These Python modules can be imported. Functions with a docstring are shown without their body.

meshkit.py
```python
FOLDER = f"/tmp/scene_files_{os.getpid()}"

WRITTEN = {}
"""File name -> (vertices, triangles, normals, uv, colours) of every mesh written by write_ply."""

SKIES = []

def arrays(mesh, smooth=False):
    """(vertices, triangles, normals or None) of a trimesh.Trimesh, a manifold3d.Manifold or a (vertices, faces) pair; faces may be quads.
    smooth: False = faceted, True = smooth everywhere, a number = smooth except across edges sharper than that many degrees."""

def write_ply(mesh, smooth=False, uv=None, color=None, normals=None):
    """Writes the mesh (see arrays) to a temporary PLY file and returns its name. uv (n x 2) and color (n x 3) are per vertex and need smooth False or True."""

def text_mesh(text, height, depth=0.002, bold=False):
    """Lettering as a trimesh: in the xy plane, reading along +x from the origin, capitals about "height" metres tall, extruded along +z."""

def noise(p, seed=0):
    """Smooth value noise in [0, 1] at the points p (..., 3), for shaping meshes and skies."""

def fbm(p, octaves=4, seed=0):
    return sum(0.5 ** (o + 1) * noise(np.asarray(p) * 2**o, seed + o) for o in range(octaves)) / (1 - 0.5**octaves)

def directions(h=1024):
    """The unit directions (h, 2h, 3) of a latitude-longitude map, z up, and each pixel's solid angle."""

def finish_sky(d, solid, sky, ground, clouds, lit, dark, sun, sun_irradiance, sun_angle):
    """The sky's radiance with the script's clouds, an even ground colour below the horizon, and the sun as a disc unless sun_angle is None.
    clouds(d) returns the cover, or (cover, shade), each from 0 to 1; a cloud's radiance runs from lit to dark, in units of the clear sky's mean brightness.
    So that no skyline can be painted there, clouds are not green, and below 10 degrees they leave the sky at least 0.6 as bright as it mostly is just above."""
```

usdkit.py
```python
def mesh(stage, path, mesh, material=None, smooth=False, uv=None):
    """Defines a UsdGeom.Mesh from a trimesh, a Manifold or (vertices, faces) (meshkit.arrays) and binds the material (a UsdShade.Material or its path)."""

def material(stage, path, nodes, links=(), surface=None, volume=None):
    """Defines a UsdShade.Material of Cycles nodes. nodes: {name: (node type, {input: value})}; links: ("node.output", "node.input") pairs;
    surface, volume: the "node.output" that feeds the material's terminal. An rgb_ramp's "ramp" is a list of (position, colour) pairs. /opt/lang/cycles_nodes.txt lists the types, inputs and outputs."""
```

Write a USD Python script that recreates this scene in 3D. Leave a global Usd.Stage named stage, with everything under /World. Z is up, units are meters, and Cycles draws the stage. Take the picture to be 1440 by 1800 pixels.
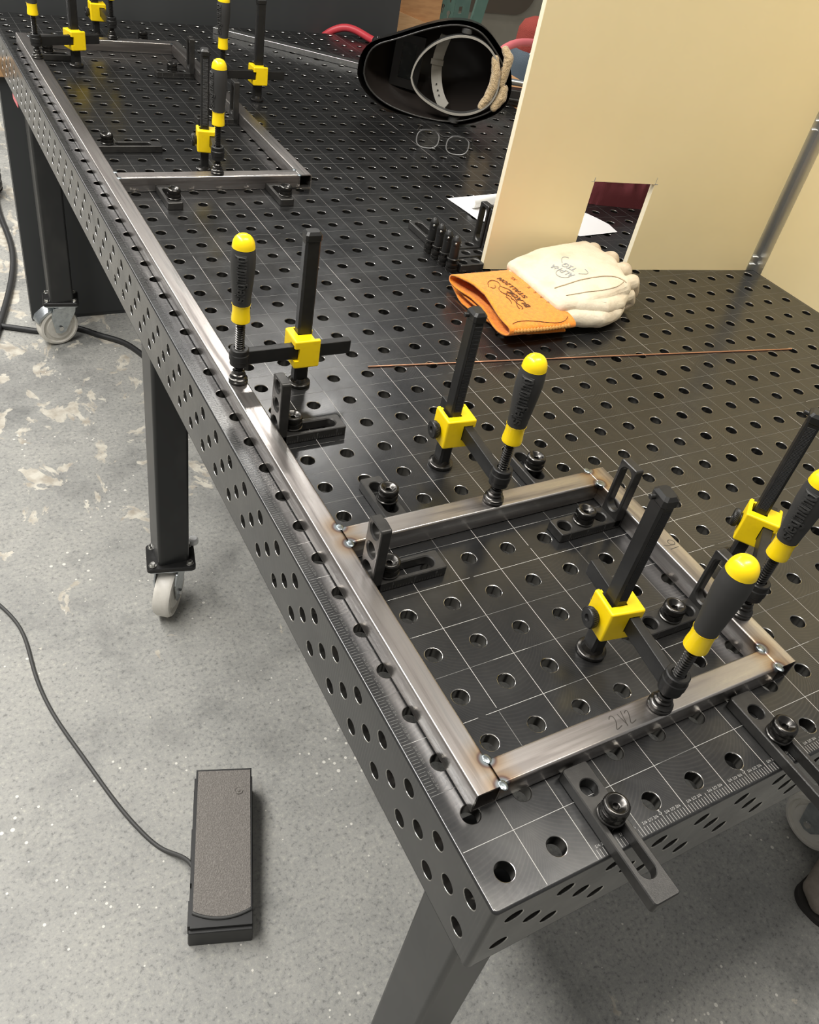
import math, random
import numpy as np
import trimesh, manifold3d, shapely
from shapely.geometry import Polygon, box as sbox
import usdkit, meshkit
from pxr import Usd, UsdGeom, UsdLux, UsdShade, Gf, Sdf, Vt

I = 0.0254            # everything is laid out in inches on the table's own hole grid; z = 0 is the table top
H = 36.0              # table height
stage = Usd.Stage.CreateInMemory()
UsdGeom.Xform.Define(stage, '/World')
UsdGeom.Scope.Define(stage, '/World/Looks')
rng = np.random.default_rng(7)

# ------------------------------------------------------------------ camera
CAM = np.array([-10.6657533, -6.04945622, 23.8517386])
YAW, PITCH, ROLL, FPX = 0.636537778, -0.707424905, 0.223011668, 1461.39313
_d = np.array([math.cos(PITCH) * math.sin(YAW), math.cos(PITCH) * math.cos(YAW), math.sin(PITCH)])
_r = np.array([math.cos(YAW), -math.sin(YAW), 0.0]); _u = np.cross(_r, _d)
_r2 = math.cos(ROLL) * _r + math.sin(ROLL) * _u; _u2 = -math.sin(ROLL) * _r + math.cos(ROLL) * _u
cam = UsdGeom.Camera.Define(stage, '/World/camera')
cam.CreateHorizontalApertureAttr(36.0); cam.CreateVerticalApertureAttr(45.0)
cam.CreateFocalLengthAttr(FPX / 1440 * 36.0)
cam.CreateClippingRangeAttr((0.02, 200.0))
_p = (CAM + [0, 0, H]) * I
cam.AddTransformOp().Set(Gf.Matrix4d(*_r2, 0, *_u2, 0, *(-_d), 0, *_p, 1))
EXPOSURE = 0.0
cam.CreateExposureAttr(EXPOSURE)

# ------------------------------------------------------------------ light: the shop's ceiling strips, an added far lamp and the room's bounce
def rect_light(name, x, y, z, w, h, power, col, aim=None):
    L = UsdLux.RectLight.Define(stage, '/World/' + name)
    L.CreateWidthAttr(w * I); L.CreateHeightAttr(h * I); L.CreateIntensityAttr(power); L.CreateColorAttr(Gf.Vec3f(*col))
    L.AddTranslateOp().Set(Gf.Vec3d(x * I, y * I, (z + H) * I))
    if aim:
        L.AddRotateXYZOp().Set(Gf.Vec3f(*aim))
    return L
rect_light('ceiling_lamp', -44, 56, 84, 12, 120, 46.0, (1.0, 0.975, 0.935))
rect_light('ceiling_lamp_001', 22, 8, 84, 60, 14, 26.5, (1.0, 0.95, 0.87))
rect_light('ceiling_lamp_002', 30, 150, 100, 96, 12, 30.0, (1.0, 0.97, 0.92))  # added unseen lamp, brightens the far table and the back wall
rect_light('ceiling_lamp_003', -44, 230, 84, 12, 200, 22.0, (1.0, 0.975, 0.94))
dome = UsdLux.DomeLight.Define(stage, '/World/room_bounce'); dome.CreateIntensityAttr(0.085); dome.CreateColorAttr(Gf.Vec3f(1.0, 0.985, 0.96))

# ------------------------------------------------------------------ materials
LK = '/World/Looks/'
M = {}
def mat(name, col, rough=0.5, metal=0.0, var=None, bump=None, rvar=None, **kw):
    """A principled material. var: (scale, (colour b), lo, hi, stretch) noise mix; bump: (scale, strength, distance, detail); rvar: (scale, amount)."""
    nodes = {'p': ('principled_bsdf', {'base_color': col, 'roughness': rough, 'metallic': metal, **kw}), 'tc': ('texture_coordinate', {})}
    links = []
    src = 'tc.object'
    if var:
        sc, colb, lo, hi, st = var
        nodes['mp'] = ('mapping', {'scale': st}); nodes['n'] = ('noise_texture', {'scale': sc, 'detail': 6.0, 'roughness': 0.6})
        nodes['r'] = ('rgb_ramp', {'ramp': [(lo, col), (hi, colb)]})
        links += [(src, 'mp.vector'), ('mp.vector', 'n.vector'), ('n.fac', 'r.fac'), ('r.color', 'p.base_color')]
    if rvar:
        nodes['n3'] = ('noise_texture', {'scale': rvar[0], 'detail': 4.0}); nodes['m3'] = ('map_range', {'from_min': 0.3, 'from_max': 0.7, 'to_min': rough - rvar[1], 'to_max': rough + rvar[1], 'clamp': True})
        links += [(src, 'n3.vector'), ('n3.fac', 'm3.value'), ('m3.result', 'p.roughness')]
    if bump:
        sc, stg, dist, det = bump
        nodes['n2'] = ('noise_texture', {'scale': sc, 'detail': det}); nodes['b'] = ('bump', {'strength': stg, 'distance': dist})
        links += [(src, 'n2.vector'), ('n2.fac', 'b.height'), ('b.normal', 'p.normal')]
    M[name] = usdkit.material(stage, LK + name, nodes, links, surface='p.BSDF')
    return M[name]

# blackened tool steel, plastics, cloth
mat('black_oxide', (0.014, 0.014, 0.014), 0.40, 0.3, var=(60, (0.024, 0.0235, 0.022), 0.35, 0.75, (1, 1, 1)), bump=(900, 0.12, 0.0004, 2))
mat('worn_oxide', (0.035, 0.034, 0.033), 0.36, 0.55, var=(45, (0.062, 0.06, 0.056), 0.35, 0.75, (1, 1, 1)), bump=(900, 0.12, 0.0004, 2))
mat('burnished_black', (0.05, 0.048, 0.045), 0.24, 0.9, var=(80, (0.11, 0.105, 0.1), 0.4, 0.8, (1, 1, 1)))
mat('thread_black', (0.07, 0.068, 0.065), 0.24, 0.9)
mat('grip_grey', (0.032, 0.0315, 0.030), 0.62, 0.0, bump=(1500, 0.15, 0.0002, 2))
mat('yellow_plastic', (0.96, 0.68, 0.003), 0.33, 0.0, coat_weight=0.2)
mat('yellow_paint', (0.96, 0.68, 0.003), 0.42, 0.0, var=(90, (0.82, 0.52, 0.004), 0.5, 0.95, (1, 1, 1)))
mat('black_paint', (0.042, 0.045, 0.046), 0.5, 0.0, var=(5, (0.054, 0.057, 0.058), 0.4, 0.8, (1, 1, 0.3)))
mat('leg_paint', (0.03, 0.031, 0.031), 0.32, 0.25, var=(9, (0.065, 0.064, 0.06), 0.5, 0.95, (1, 1, 0.6)))
mat('zinc', (0.62, 0.66, 0.68), 0.3, 1.0, var=(70, (0.45, 0.48, 0.5), 0.4, 0.7, (1, 1, 1)))
mat('bolt_bright', (0.75, 0.74, 0.7), 0.2, 1.0)
mat('nylon_wheel', (0.72, 0.69, 0.62), 0.4, 0.0, var=(30, (0.6, 0.57, 0.5), 0.5, 0.8, (1, 1, 1)))
mat('white_plastic', (0.85, 0.85, 0.83), 0.35)
mat('cream_board', (0.80, 0.67, 0.395), 0.42, 0.0, var=(2.5, (0.76, 0.63, 0.355), 0.42, 0.75, (1, 1, 1)))
mat('cream_board_edge', (0.86, 0.78, 0.58), 0.45, 0.0)  # edge glow put into a colour paler than the boards
mat('aluminium', (0.66, 0.66, 0.64), 0.32, 1.0, var=(30, (0.5, 0.5, 0.48), 0.4, 0.8, (3, 3, 0.2)))
mat('suede', (0.80, 0.25, 0.012), 0.95, 0.0, var=(160, (0.60, 0.16, 0.008), 0.4, 0.75, (1, 1, 1)), bump=(900, 0.7, 0.0012, 5), sheen_weight=0.25)
mat('suede_edge', (0.75, 0.38, 0.1), 1.0, 0.0, bump=(1500, 1.0, 0.002, 5))
def goatskin_material():
    n = {'tc': ('texture_coordinate', {}), 'n': ('noise_texture', {'scale': 22, 'detail': 6.0, 'roughness': 0.6}), 'r': ('rgb_ramp', {'ramp': [(0.45, (0.64, 0.565, 0.43)), (0.85, (0.46, 0.37, 0.26))]}), 'sx': ('separate_xyz', {}), 'mx': ('map_range', {'from_min': 0.085, 'from_max': 0.155, 'clamp': True}),
         'n2': ('noise_texture', {'scale': 45, 'detail': 5.0}), 'm2': ('map_range', {'from_min': 0.3, 'from_max': 0.65, 'to_min': 0.25, 'to_max': 1.0, 'clamp': True}), 'ml': ('math', {'math_type': 'multiply'}), 'mc': ('mix_color', {'b': (0.42, 0.32, 0.21)}),
         'n3': ('noise_texture', {'scale': 240, 'detail': 5.0}), 'b': ('bump', {'strength': 0.4, 'distance': 0.0015}), 'p': ('principled_bsdf', {'roughness': 0.65})}
    l = [('tc.object', 'n.vector'), ('n.fac', 'r.fac'), ('tc.object', 'sx.vector'), ('sx.x', 'mx.value'), ('tc.object', 'n2.vector'), ('n2.fac', 'm2.value'), ('mx.result', 'ml.value1'), ('m2.result', 'ml.value2'), ('r.color', 'mc.a'), ('ml.value', 'mc.fac'), ('mc.result', 'p.base_color'), ('tc.object', 'n3.vector'), ('n3.fac', 'b.height'), ('b.normal', 'p.normal')]
    return usdkit.material(stage, LK + 'goatskin', n, l, surface='p.BSDF')
M['goatskin'] = goatskin_material()
mat('stamp_black', (0.09, 0.035, 0.01), 0.8)
mat('stamp_grey', (0.30, 0.31, 0.31), 0.8)
mat('seam_thread', (0.5, 0.4, 0.28), 0.8)
mat('helmet_black', (0.010, 0.009, 0.008), 0.3, 0.0, bump=(300, 0.08, 0.0005, 2))
mat('helmet_inside', (0.022, 0.018, 0.016), 0.38, 0.0)
mat('helmet_rim', (0.03, 0.029, 0.027), 0.25, 0.0)
mat('helmet_lens', (0.006, 0.008, 0.006), 0.08, 0.0)
mat('headgear_grey', (0.06, 0.06, 0.058), 0.38, 0.0)
mat('strap_grey', (0.30, 0.285, 0.25), 0.5, 0.0)
mat('fleece', (0.66, 0.50, 0.29), 1.0, 0.0, var=(180, (0.36, 0.24, 0.11), 0.42, 0.72, (1, 1, 1)), bump=(420, 1.0, 0.004, 6), sheen_weight=0.4)
mat('copper_rod', (0.62, 0.32, 0.2), 0.35, 0.9)
mat('rubber_black', (0.02, 0.02, 0.02), 0.5)
mat('cord_grey', (0.05, 0.05, 0.048), 0.55)
mat('red_hose', (0.55, 0.05, 0.065), 0.4)
mat('pink_hose', (0.75, 0.18, 0.2), 0.45)
mat('paper', (0.88, 0.87, 0.88), 0.8)
mat('print_grey', (0.62, 0.61, 0.63), 0.8)
mat('maroon_cloth', (0.115, 0.018, 0.025), 0.9, 0.0, bump=(700, 0.4, 0.001, 3))
mat('pedal_plastic', (0.016, 0.016, 0.016), 0.45)
mat('pedal_mat', (0.17, 0.155, 0.14), 0.75, 0.0, var=(420, (0.29, 0.27, 0.245), 0.45, 0.75, (1, 1, 1)), bump=(420, 1.0, 0.0022, 3))
mat('plywood', (0.55, 0.30, 0.13), 0.6, 0.0, var=(18, (0.42, 0.21, 0.09), 0.4, 0.75, (1, 1, 6)))
mat('plywood_light', (0.64, 0.40, 0.20), 0.6, 0.0, var=(18, (0.52, 0.29, 0.13), 0.4, 0.75, (1, 1, 6)))
mat('rack_green', (0.10, 0.19, 0.155), 0.5, 0.0, var=(25, (0.13, 0.225, 0.185), 0.4, 0.8, (1, 1, 1)))
mat('dark_hole', (0.01, 0.01, 0.01), 0.9)
mat('wall_paint', (0.27, 0.25, 0.20), 0.7, 0.0, var=(3, (0.21, 0.19, 0.15), 0.4, 0.7, (1, 1, 1)))
mat('wall_plate', (0.09, 0.07, 0.05), 0.6)
mat('brick_red', (0.34, 0.05, 0.035), 0.8, 0.0, bump=(400, 1.0, 0.003, 4))
mat('blue_grey', (0.10, 0.135, 0.17), 0.6, 0.0, bump=(300, 0.5, 0.003, 4))
mat('gunmetal', (0.06, 0.06, 0.058), 0.3, 0.7)
mat('shoe_leather', (0.30, 0.26, 0.215), 0.7, 0.0, var=(60, (0.21, 0.18, 0.15), 0.4, 0.75, (1, 1, 1)), bump=(300, 0.4, 0.001, 4))
mat('shoe_sole', (0.03, 0.027, 0.024), 0.8)
mat('weld_metal', (0.22, 0.26, 0.28), 0.3, 1.0, var=(240, (0.40, 0.43, 0.43), 0.4, 0.7, (1, 1, 1)))
mat('scribe_white', (0.34, 0.335, 0.32), 0.6)
mat('scribe_dim', (0.105, 0.105, 0.10), 0.5)
mat('rim_steel', (0.42, 0.41, 0.39), 0.22, 1.0)  # bare steel, brighter than the plate: the glint of the rims put into the colour
mat('bore_steel', (0.06, 0.058, 0.055), 0.28, 0.9)
mat('clear_plastic', (0.2, 0.2, 0.2), 0.15)
mat('marker_ink', (0.03, 0.025, 0.02), 0.6)

def lens_material():
    return usdkit.material(stage, LK + 'spectacle_lens', {'t': ('transparent_bsdf', {'color': (0.93, 0.93, 0.92)}), 'g': ('glossy_bsdf', {'roughness': 0.02, 'color': (1, 1, 1)}), 'f': ('fresnel', {'IOR': 1.25}), 'm': ('mix_closure', {})},
        [('f.fac', 'm.fac'), ('t.BSDF', 'm.closure1'), ('g.BSDF', 'm.closure2')], surface='m.closure')
M['spectacle_lens'] = lens_material()

def floor_material():
    n = {'g': ('geometry', {}), 'p': ('principled_bsdf', {'roughness': 0.55}),
         'n1': ('noise_texture', {'scale': 2.6, 'detail': 10.0, 'roughness': 0.68}), 'r1': ('rgb_ramp', {'ramp': [(0.30, (0.19, 0.19, 0.182)), (0.48, (0.315, 0.314, 0.295)), (0.70, (0.40, 0.394, 0.365))]}),
         'n1b': ('noise_texture', {'scale': 110, 'detail': 6.0, 'roughness': 0.75}), 'r1b': ('rgb_ramp', {'ramp': [(0.36, (0.42, 0.42, 0.42)), (0.455, (0.92, 0.92, 0.92)), (0.57, (1.04, 1.03, 1.0)), (0.66, (1.4, 1.37, 1.28))]}), 'm1': ('mix_color', {'blend_type': 'multiply', 'fac': 0.8}),
         # worn-through paint: cream patches, many towards the far end, few near
         'sx': ('separate_xyz', {}), 'gy': ('map_range', {'from_min': 0.7, 'from_max': 1.9, 'to_min': -0.10, 'to_max': 0.045, 'clamp': True}),
         'mpc': ('mapping', {'scale': (1.0, 0.75, 1.0)}), 'n2': ('noise_texture', {'scale': 10.5, 'detail': 9.0, 'roughness': 0.62, 'distortion': 0.7}), 'ad': ('math', {'math_type': 'add'}),
         'r2': ('rgb_ramp', {'ramp': [(0.595, (0, 0, 0)), (0.612, (1, 1, 1))]}), 'n2c': ('noise_texture', {'scale': 30, 'detail': 5.0}), 'r2c': ('rgb_ramp', {'ramp': [(0.35, (0.36, 0.32, 0.26)), (0.62, (0.58, 0.55, 0.47))]}), 'm2': ('mix_color', {}),
         # small chips
         'v': ('voronoi_texture', {'scale': 42, 'randomness': 1.0}), 'n3': ('noise_texture', {'scale': 5.0, 'detail': 3.0}), 'vt': ('map_range', {'from_min': 0.42, 'from_max': 0.75, 'to_min': 0.02, 'to_max': 0.20, 'clamp': True}), 'lt': ('math', {'math_type': 'less_than'}), 'm3': ('mix_color', {'b': (0.66, 0.64, 0.58)}),
         # dark stains
         'n4': ('noise_texture', {'scale': 3.4, 'detail': 10.0, 'roughness': 0.7}), 'r4': ('rgb_ramp', {'ramp': [(0.55, (1, 1, 1)), (0.66, (0.66, 0.67, 0.68))]}), 'm4': ('mix_color', {'blend_type': 'multiply', 'fac': 1.0}),
         'bp': ('bump', {'strength': 0.35, 'distance': 0.002}), 'rr': ('map_range', {'from_min': 0.3, 'from_max': 0.7, 'to_min': 0.38, 'to_max': 0.7})}
    l = [('g.position', 'n1.vector'), ('n1.fac', 'r1.fac'), ('g.position', 'n1b.vector'), ('n1b.fac', 'r1b.fac'), ('r1.color', 'm1.a'), ('r1b.color', 'm1.b'),
         ('g.position', 'sx.vector'), ('sx.y', 'gy.value'), ('g.position', 'mpc.vector'), ('mpc.vector', 'n2.vector'), ('n2.fac', 'ad.value1'), ('gy.result', 'ad.value2'), ('ad.value', 'r2.fac'), ('g.position', 'n2c.vector'), ('n2c.fac', 'r2c.fac'),
         ('g.position', 'n4.vector'), ('n4.fac', 'r4.fac'), ('m1.result', 'm4.a'), ('r4.color', 'm4.b'),
         ('m4.result', 'm2.a'), ('r2c.color', 'm2.b'), ('r2.color', 'm2.fac'),
         ('g.position', 'v.vector'), ('g.position', 'n3.vector'), ('n3.fac', 'vt.value'), ('v.distance', 'lt.value1'), ('vt.result', 'lt.value2'), ('m2.result', 'm3.a'), ('lt.value', 'm3.fac'), ('m3.result', 'p.base_color'),
         ('n1b.fac', 'bp.height'), ('bp.normal', 'p.normal'), ('n1.fac', 'rr.value'), ('rr.result', 'p.roughness')]
    return usdkit.material(stage, LK + 'worn_concrete', n, l, surface='p.BSDF')
M['worn_concrete'] = floor_material()

def table_material():
    """Nitrided table steel: dark, satin, with the faint arcs the milling head left."""
    P2, RR = 0.062, 0.066
    n = {'g': ('geometry', {}), 'p': ('principled_bsdf', {'metallic': 0.86}), 'n': ('noise_texture', {'scale': 9, 'detail': 6.0, 'roughness': 0.6}), 'r': ('rgb_ramp', {'ramp': [(0.3, (0.064, 0.066, 0.069)), (0.7, (0.093, 0.092, 0.090))]}),
         'sx': ('separate_xyz', {}), 'wr': ('math', {'math_type': 'wrap', 'value2': P2, 'value3': -P2}), 'sq': ('math', {'math_type': 'multiply'}), 'rs': ('math', {'math_type': 'subtract', 'value1': RR * RR}), 'sr': ('math', {'math_type': 'sqrt'}),
         'ad': ('math', {'math_type': 'add'}), 'fr': ('math', {'math_type': 'multiply', 'value2': 1500.0}), 'dn': ('noise_texture', {'scale': 30, 'detail': 2.0}), 'dm': ('math', {'math_type': 'multiply_add', 'value2': 5.0}), 'sn': ('math', {'math_type': 'sine'}), 'pw': ('map_range', {'from_min': 0.1, 'from_max': 1.0, 'clamp': True}),
         'n2': ('noise_texture', {'scale': 6, 'detail': 3.0}), 'mr': ('map_range', {'from_min': 0.40, 'from_max': 0.62, 'to_min': 0.0, 'to_max': 0.55, 'clamp': True}), 'mx': ('mix_color', {'blend_type': 'mix', 'b': (0.125, 0.122, 0.117)}), 'ml': ('math', {'math_type': 'multiply'}),
         'nr': ('noise_texture', {'scale': 16, 'detail': 5.0}), 'rr': ('map_range', {'from_min': 0.3, 'from_max': 0.7, 'to_min': 0.19, 'to_max': 0.29, 'clamp': True})}
    l = [('g.position', 'n.vector'), ('n.fac', 'r.fac'), ('g.position', 'sx.vector'), ('sx.x', 'wr.value1'), ('wr.value', 'sq.value1'), ('wr.value', 'sq.value2'), ('sq.value', 'rs.value2'), ('rs.value', 'sr.value1'), ('sr.value', 'ad.value1'), ('sx.y', 'ad.value2'),
         ('ad.value', 'fr.value1'), ('g.position', 'dn.vector'), ('dn.fac', 'dm.value1'), ('fr.value', 'dm.value3'), ('dm.value', 'sn.value1'), ('sn.value', 'pw.value'),
         ('g.position', 'n2.vector'), ('n2.fac', 'mr.value'), ('pw.result', 'ml.value1'), ('mr.result', 'ml.value2'),
         ('r.color', 'mx.a'), ('ml.value', 'mx.fac'), ('mx.result', 'p.base_color'), ('g.position', 'nr.vector'), ('nr.fac', 'rr.value'), ('rr.result', 'p.roughness')]
    return usdkit.material(stage, LK + 'table_steel', n, l, surface='p.BSDF')
M['table_steel'] = table_material()

WELDS = [(2.0, 4.05), (2.0, 3.05), (15.0, 4.05), (15.0, 3.05), (2.0, 15.5), (2.0, 14.5), (15.0, 15.5), (15.0, 14.5), (2.0, 52.3), (2.0, 51.3), (15.0, 52.3), (15.0, 51.3), (2.0, 84.0), (15.0, 84.0)]
def tube_material(name, along):
    """Mill-finish tube: streaks along its length, brown scale, heat tint round the tacks (points of the frame, near rectangle)."""
    st = (26, 1.2, 26) if along == 'y' else (1.2, 26, 26)
    n = {'tc': ('texture_coordinate', {}), 'mp': ('mapping', {'scale': st}), 'n': ('noise_texture', {'scale': 3.0, 'detail': 5.0, 'roughness': 0.55}), 'r': ('rgb_ramp', {'ramp': [(0.38, (0.24, 0.22, 0.21)), (0.5, (0.44, 0.41, 0.39)), (0.64, (0.56, 0.54, 0.52))]}),
         'rr': ('rgb_ramp', {'ramp': [(0.3, (0.42, 0.42, 0.42)), (0.65, (0.24, 0.24, 0.24))]}), 'p': ('principled_bsdf', {'metallic': 0.95})}
    l = [('tc.object', 'mp.vector'), ('mp.vector', 'n.vector'), ('n.fac', 'r.fac'), ('n.fac', 'rr.fac'), ('rr.color', 'p.roughness')]
    last = None
    for k, (x, y) in enumerate(WELDS[:8]):
        n[f'd{k}'] = ('vector_math', {'math_type': 'distance', 'vector2': (x * I, y * I, 1.0 * I)}); l.append(('tc.object', f'd{k}.vector1'))
        if last is None:
            last = f'd{k}.value'
        else:
            n[f'q{k}'] = ('math', {'math_type': 'minimum'}); l += [(last, f'q{k}.value1'), (f'd{k}.value', f'q{k}.value2')]; last = f'q{k}.value'
    n['mr'] = ('map_range', {'from_min': 0.0, 'from_max': 0.0254, 'clamp': True}); n['tr'] = ('rgb_ramp', {'ramp': [(0.0, (0.55, 0.68, 0.75)), (0.2, (0.6, 0.72, 0.8)), (0.3, (0.42, 0.28, 0.24)), (0.38, (0.85, 0.68, 0.5)), (0.7, (1.0, 0.94, 0.86)), (1.0, (1, 1, 1))]})
    n['mx'] = ('mix_color', {'blend_type': 'multiply', 'fac': 1.0})
    l += [(last, 'mr.value'), ('mr.result', 'tr.fac'), ('r.color', 'mx.a'), ('tr.color', 'mx.b'), ('mx.result', 'p.base_color')]
    return usdkit.material(stage, LK + name, n, l, surface='p.BSDF')
M['tube_y'] = tube_material('mill_steel_lengthwise', 'y')
M['tube_x'] = tube_material('mill_steel_crosswise', 'x')

# ------------------------------------------------------------------ scene helpers
taken = {}
OFF = {}               # things whose meshes are laid out in table coordinates: their own base point
def numbered(parent, name):
    k = taken.get((parent, name), 0); taken[(parent, name)] = k + 1
    return name if k == 0 else f'{name}_{k:03d}'

def thing(name, label, cat, loc=(0, 0, 0), rotz=0.0, group=None):
    """An Xform at the thing's base (inches, z from the table top); its children are its parts."""
    x = UsdGeom.Xform.Define(stage, '/World/' + numbered('/World', name))
    x.AddTranslateOp().Set(Gf.Vec3d(loc[0] * I, loc[1] * I, (loc[2] + H) * I))
    if rotz:
        x.AddRotateZOp().Set(math.degrees(rotz))
    tag(x.GetPrim(), label, cat, group)
    return str(x.GetPath())

def tag(p, label=None, cat=None, group=None, kind=None):
    for k, v in (('label', label), ('category', cat), ('group', group), ('kind', kind)):
        if v: p.SetCustomDataByKey(k, v)

def join(ms):
    ms = [as_tm(m) for m in (ms if isinstance(ms, (list, tuple)) else [ms])]
    return ms[0] if len(ms) == 1 else trimesh.util.concatenate(ms)
def as_tm(m):
    if hasattr(m, 'to_mesh'):
        a = m.to_mesh(); return trimesh.Trimesh(a.vert_properties[:, :3], a.tri_verts, process=False)
    return m
def part(parent, name, ms, material, smooth=35, label=None, kind=None):
    m = join(ms).copy(); m.merge_vertices()
    m.vertices = (m.vertices - OFF.get(parent, 0)) * I
    p = usdkit.mesh(stage, parent + '/' + numbered(parent, name), m, M[material], smooth=smooth).GetPrim()
    tag(p, label, kind=kind)
    return str(p.GetPath())
def struct(name, ms, material, smooth=35):
    m = join(ms).copy(); m.vertices = (m.vertices + [0, 0, H]) * I
    p = usdkit.mesh(stage, '/World/' + name, m, M[material], smooth=smooth).GetPrim(); tag(p, kind='structure')
    return str(p.GetPath())
def holder(parent, name, label=None):
    x = UsdGeom.Xform.Define(stage, parent + '/' + numbered(parent, name)); tag(x.GetPrim(), label)
    return str(x.GetPath())

# ------------------------------------------------------------------ shapes
TT = trimesh.transformations
def T(m, x=0, y=0, z=0):
    m = m.copy(); m.apply_translation((x, y, z)); return m
def R(m, ang, axis=(0, 0, 1), pt=None):
    m = m.copy(); m.apply_transform(TT.rotation_matrix(ang, axis, pt)); return m
def box(x0, x1, y0, y1, z0, z1):
    m = trimesh.creation.box((x1 - x0, y1 - y0, z1 - z0)); m.apply_translation(((x0 + x1) / 2, (y0 + y1) / 2, (z0 + z1) / 2)); return m
def rbox(x0, x1, y0, y1, z0, z1, r=0.05, seg=8):
    """A box with all its edges rounded: the hull of eight spheres."""
    s = manifold3d.Manifold.sphere(r, seg); c = []
    for x in (x0 + r, x1 - r):
        for y in (y0 + r, y1 - r):
            for z in (z0 + r, z1 - r):
                c.append(s.translate((x, y, z)))
    return manifold3d.Manifold.batch_hull(c)
def lathe(prof, n=32):
    """prof: (r, z) from bottom to top; closed by r = 0 where wanted."""
    prof = np.asarray(prof, float); a = np.arange(n) * 2 * math.pi / n; k = len(prof)
    v = np.stack([prof[:, 0][:, None] * np.cos(a), prof[:, 0][:, None] * np.sin(a), np.repeat(prof[:, 1][:, None], n, 1)], -1).reshape(-1, 3)
    f = []
    for i in range(k - 1):
        for j in range(n):
            a0, a1, b0, b1 = i * n + j, i * n + (j + 1) % n, (i + 1) * n + j, (i + 1) * n + (j + 1) % n
            if prof[i, 0] > 1e-9: f.append((a0, a1, b1))
            if prof[i + 1, 0] > 1e-9: f.append((a0, b1, b0))
    return trimesh.Trimesh(v, f, process=True)
def cyl(r, z0, z1, n=24, c=0.0):
    return lathe([(0, z0), (r - c, z0), (r, z0 + c), (r, z1 - c), (r - c, z1), (0, z1)] if c else [(0, z0), (r, z0), (r, z1), (0, z1)], n)
def tube(pts, r, n=10, ends=True):
    p = np.asarray(pts, float); r = np.broadcast_to(np.asarray(r, float), (len(p),))
    t = np.gradient(p, axis=0); t /= np.linalg.norm(t, axis=1, keepdims=True)
    ref = np.array([0, 0, 1.0]) if abs(t[0, 2]) < 0.9 else np.array([1.0, 0, 0])
    a = np.cross(ref, t[0]); a /= np.linalg.norm(a); A = []
    for i in range(len(p)):
        a = a - t[i] * (a @ t[i]); a /= np.linalg.norm(a); A.append(a)
    A = np.array(A); B = np.cross(t, A); g = np.arange(n) * 2 * math.pi / n
    v = p[:, None] + r[:, None, None] * (np.cos(g)[None, :, None] * A[:, None] + np.sin(g)[None, :, None] * B[:, None])
    v = v.reshape(-1, 3); f = []
    for i in range(len(p) - 1):
        for j in range(n):
            q = (i * n + j, i * n + (j + 1) % n, (i + 1) * n + (j + 1) % n, (i + 1) * n + j); f += [(q[0], q[1], q[2]), (q[0], q[2], q[3])]
    if ends:
        v = np.vstack([v, p[0], p[-1]]); c0, c1 = len(v) - 2, len(v) - 1; o = (len(p) - 1) * n
        for j in range(n):
            f += [(c0, (j + 1) % n, j), (c1, o + j, o + (j + 1) % n)]
    return trimesh.Trimesh(v, f, process=False)
def spline(pts, n=60):
    from scipy.interpolate import CubicSpline
    p = np.asarray(pts, float); s = np.r_[0, np.cumsum(np.linalg.norm(np.diff(p, axis=0), axis=1))]
    return CubicSpline(s, p)(np.linspace(0, s[-1], n))

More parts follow.
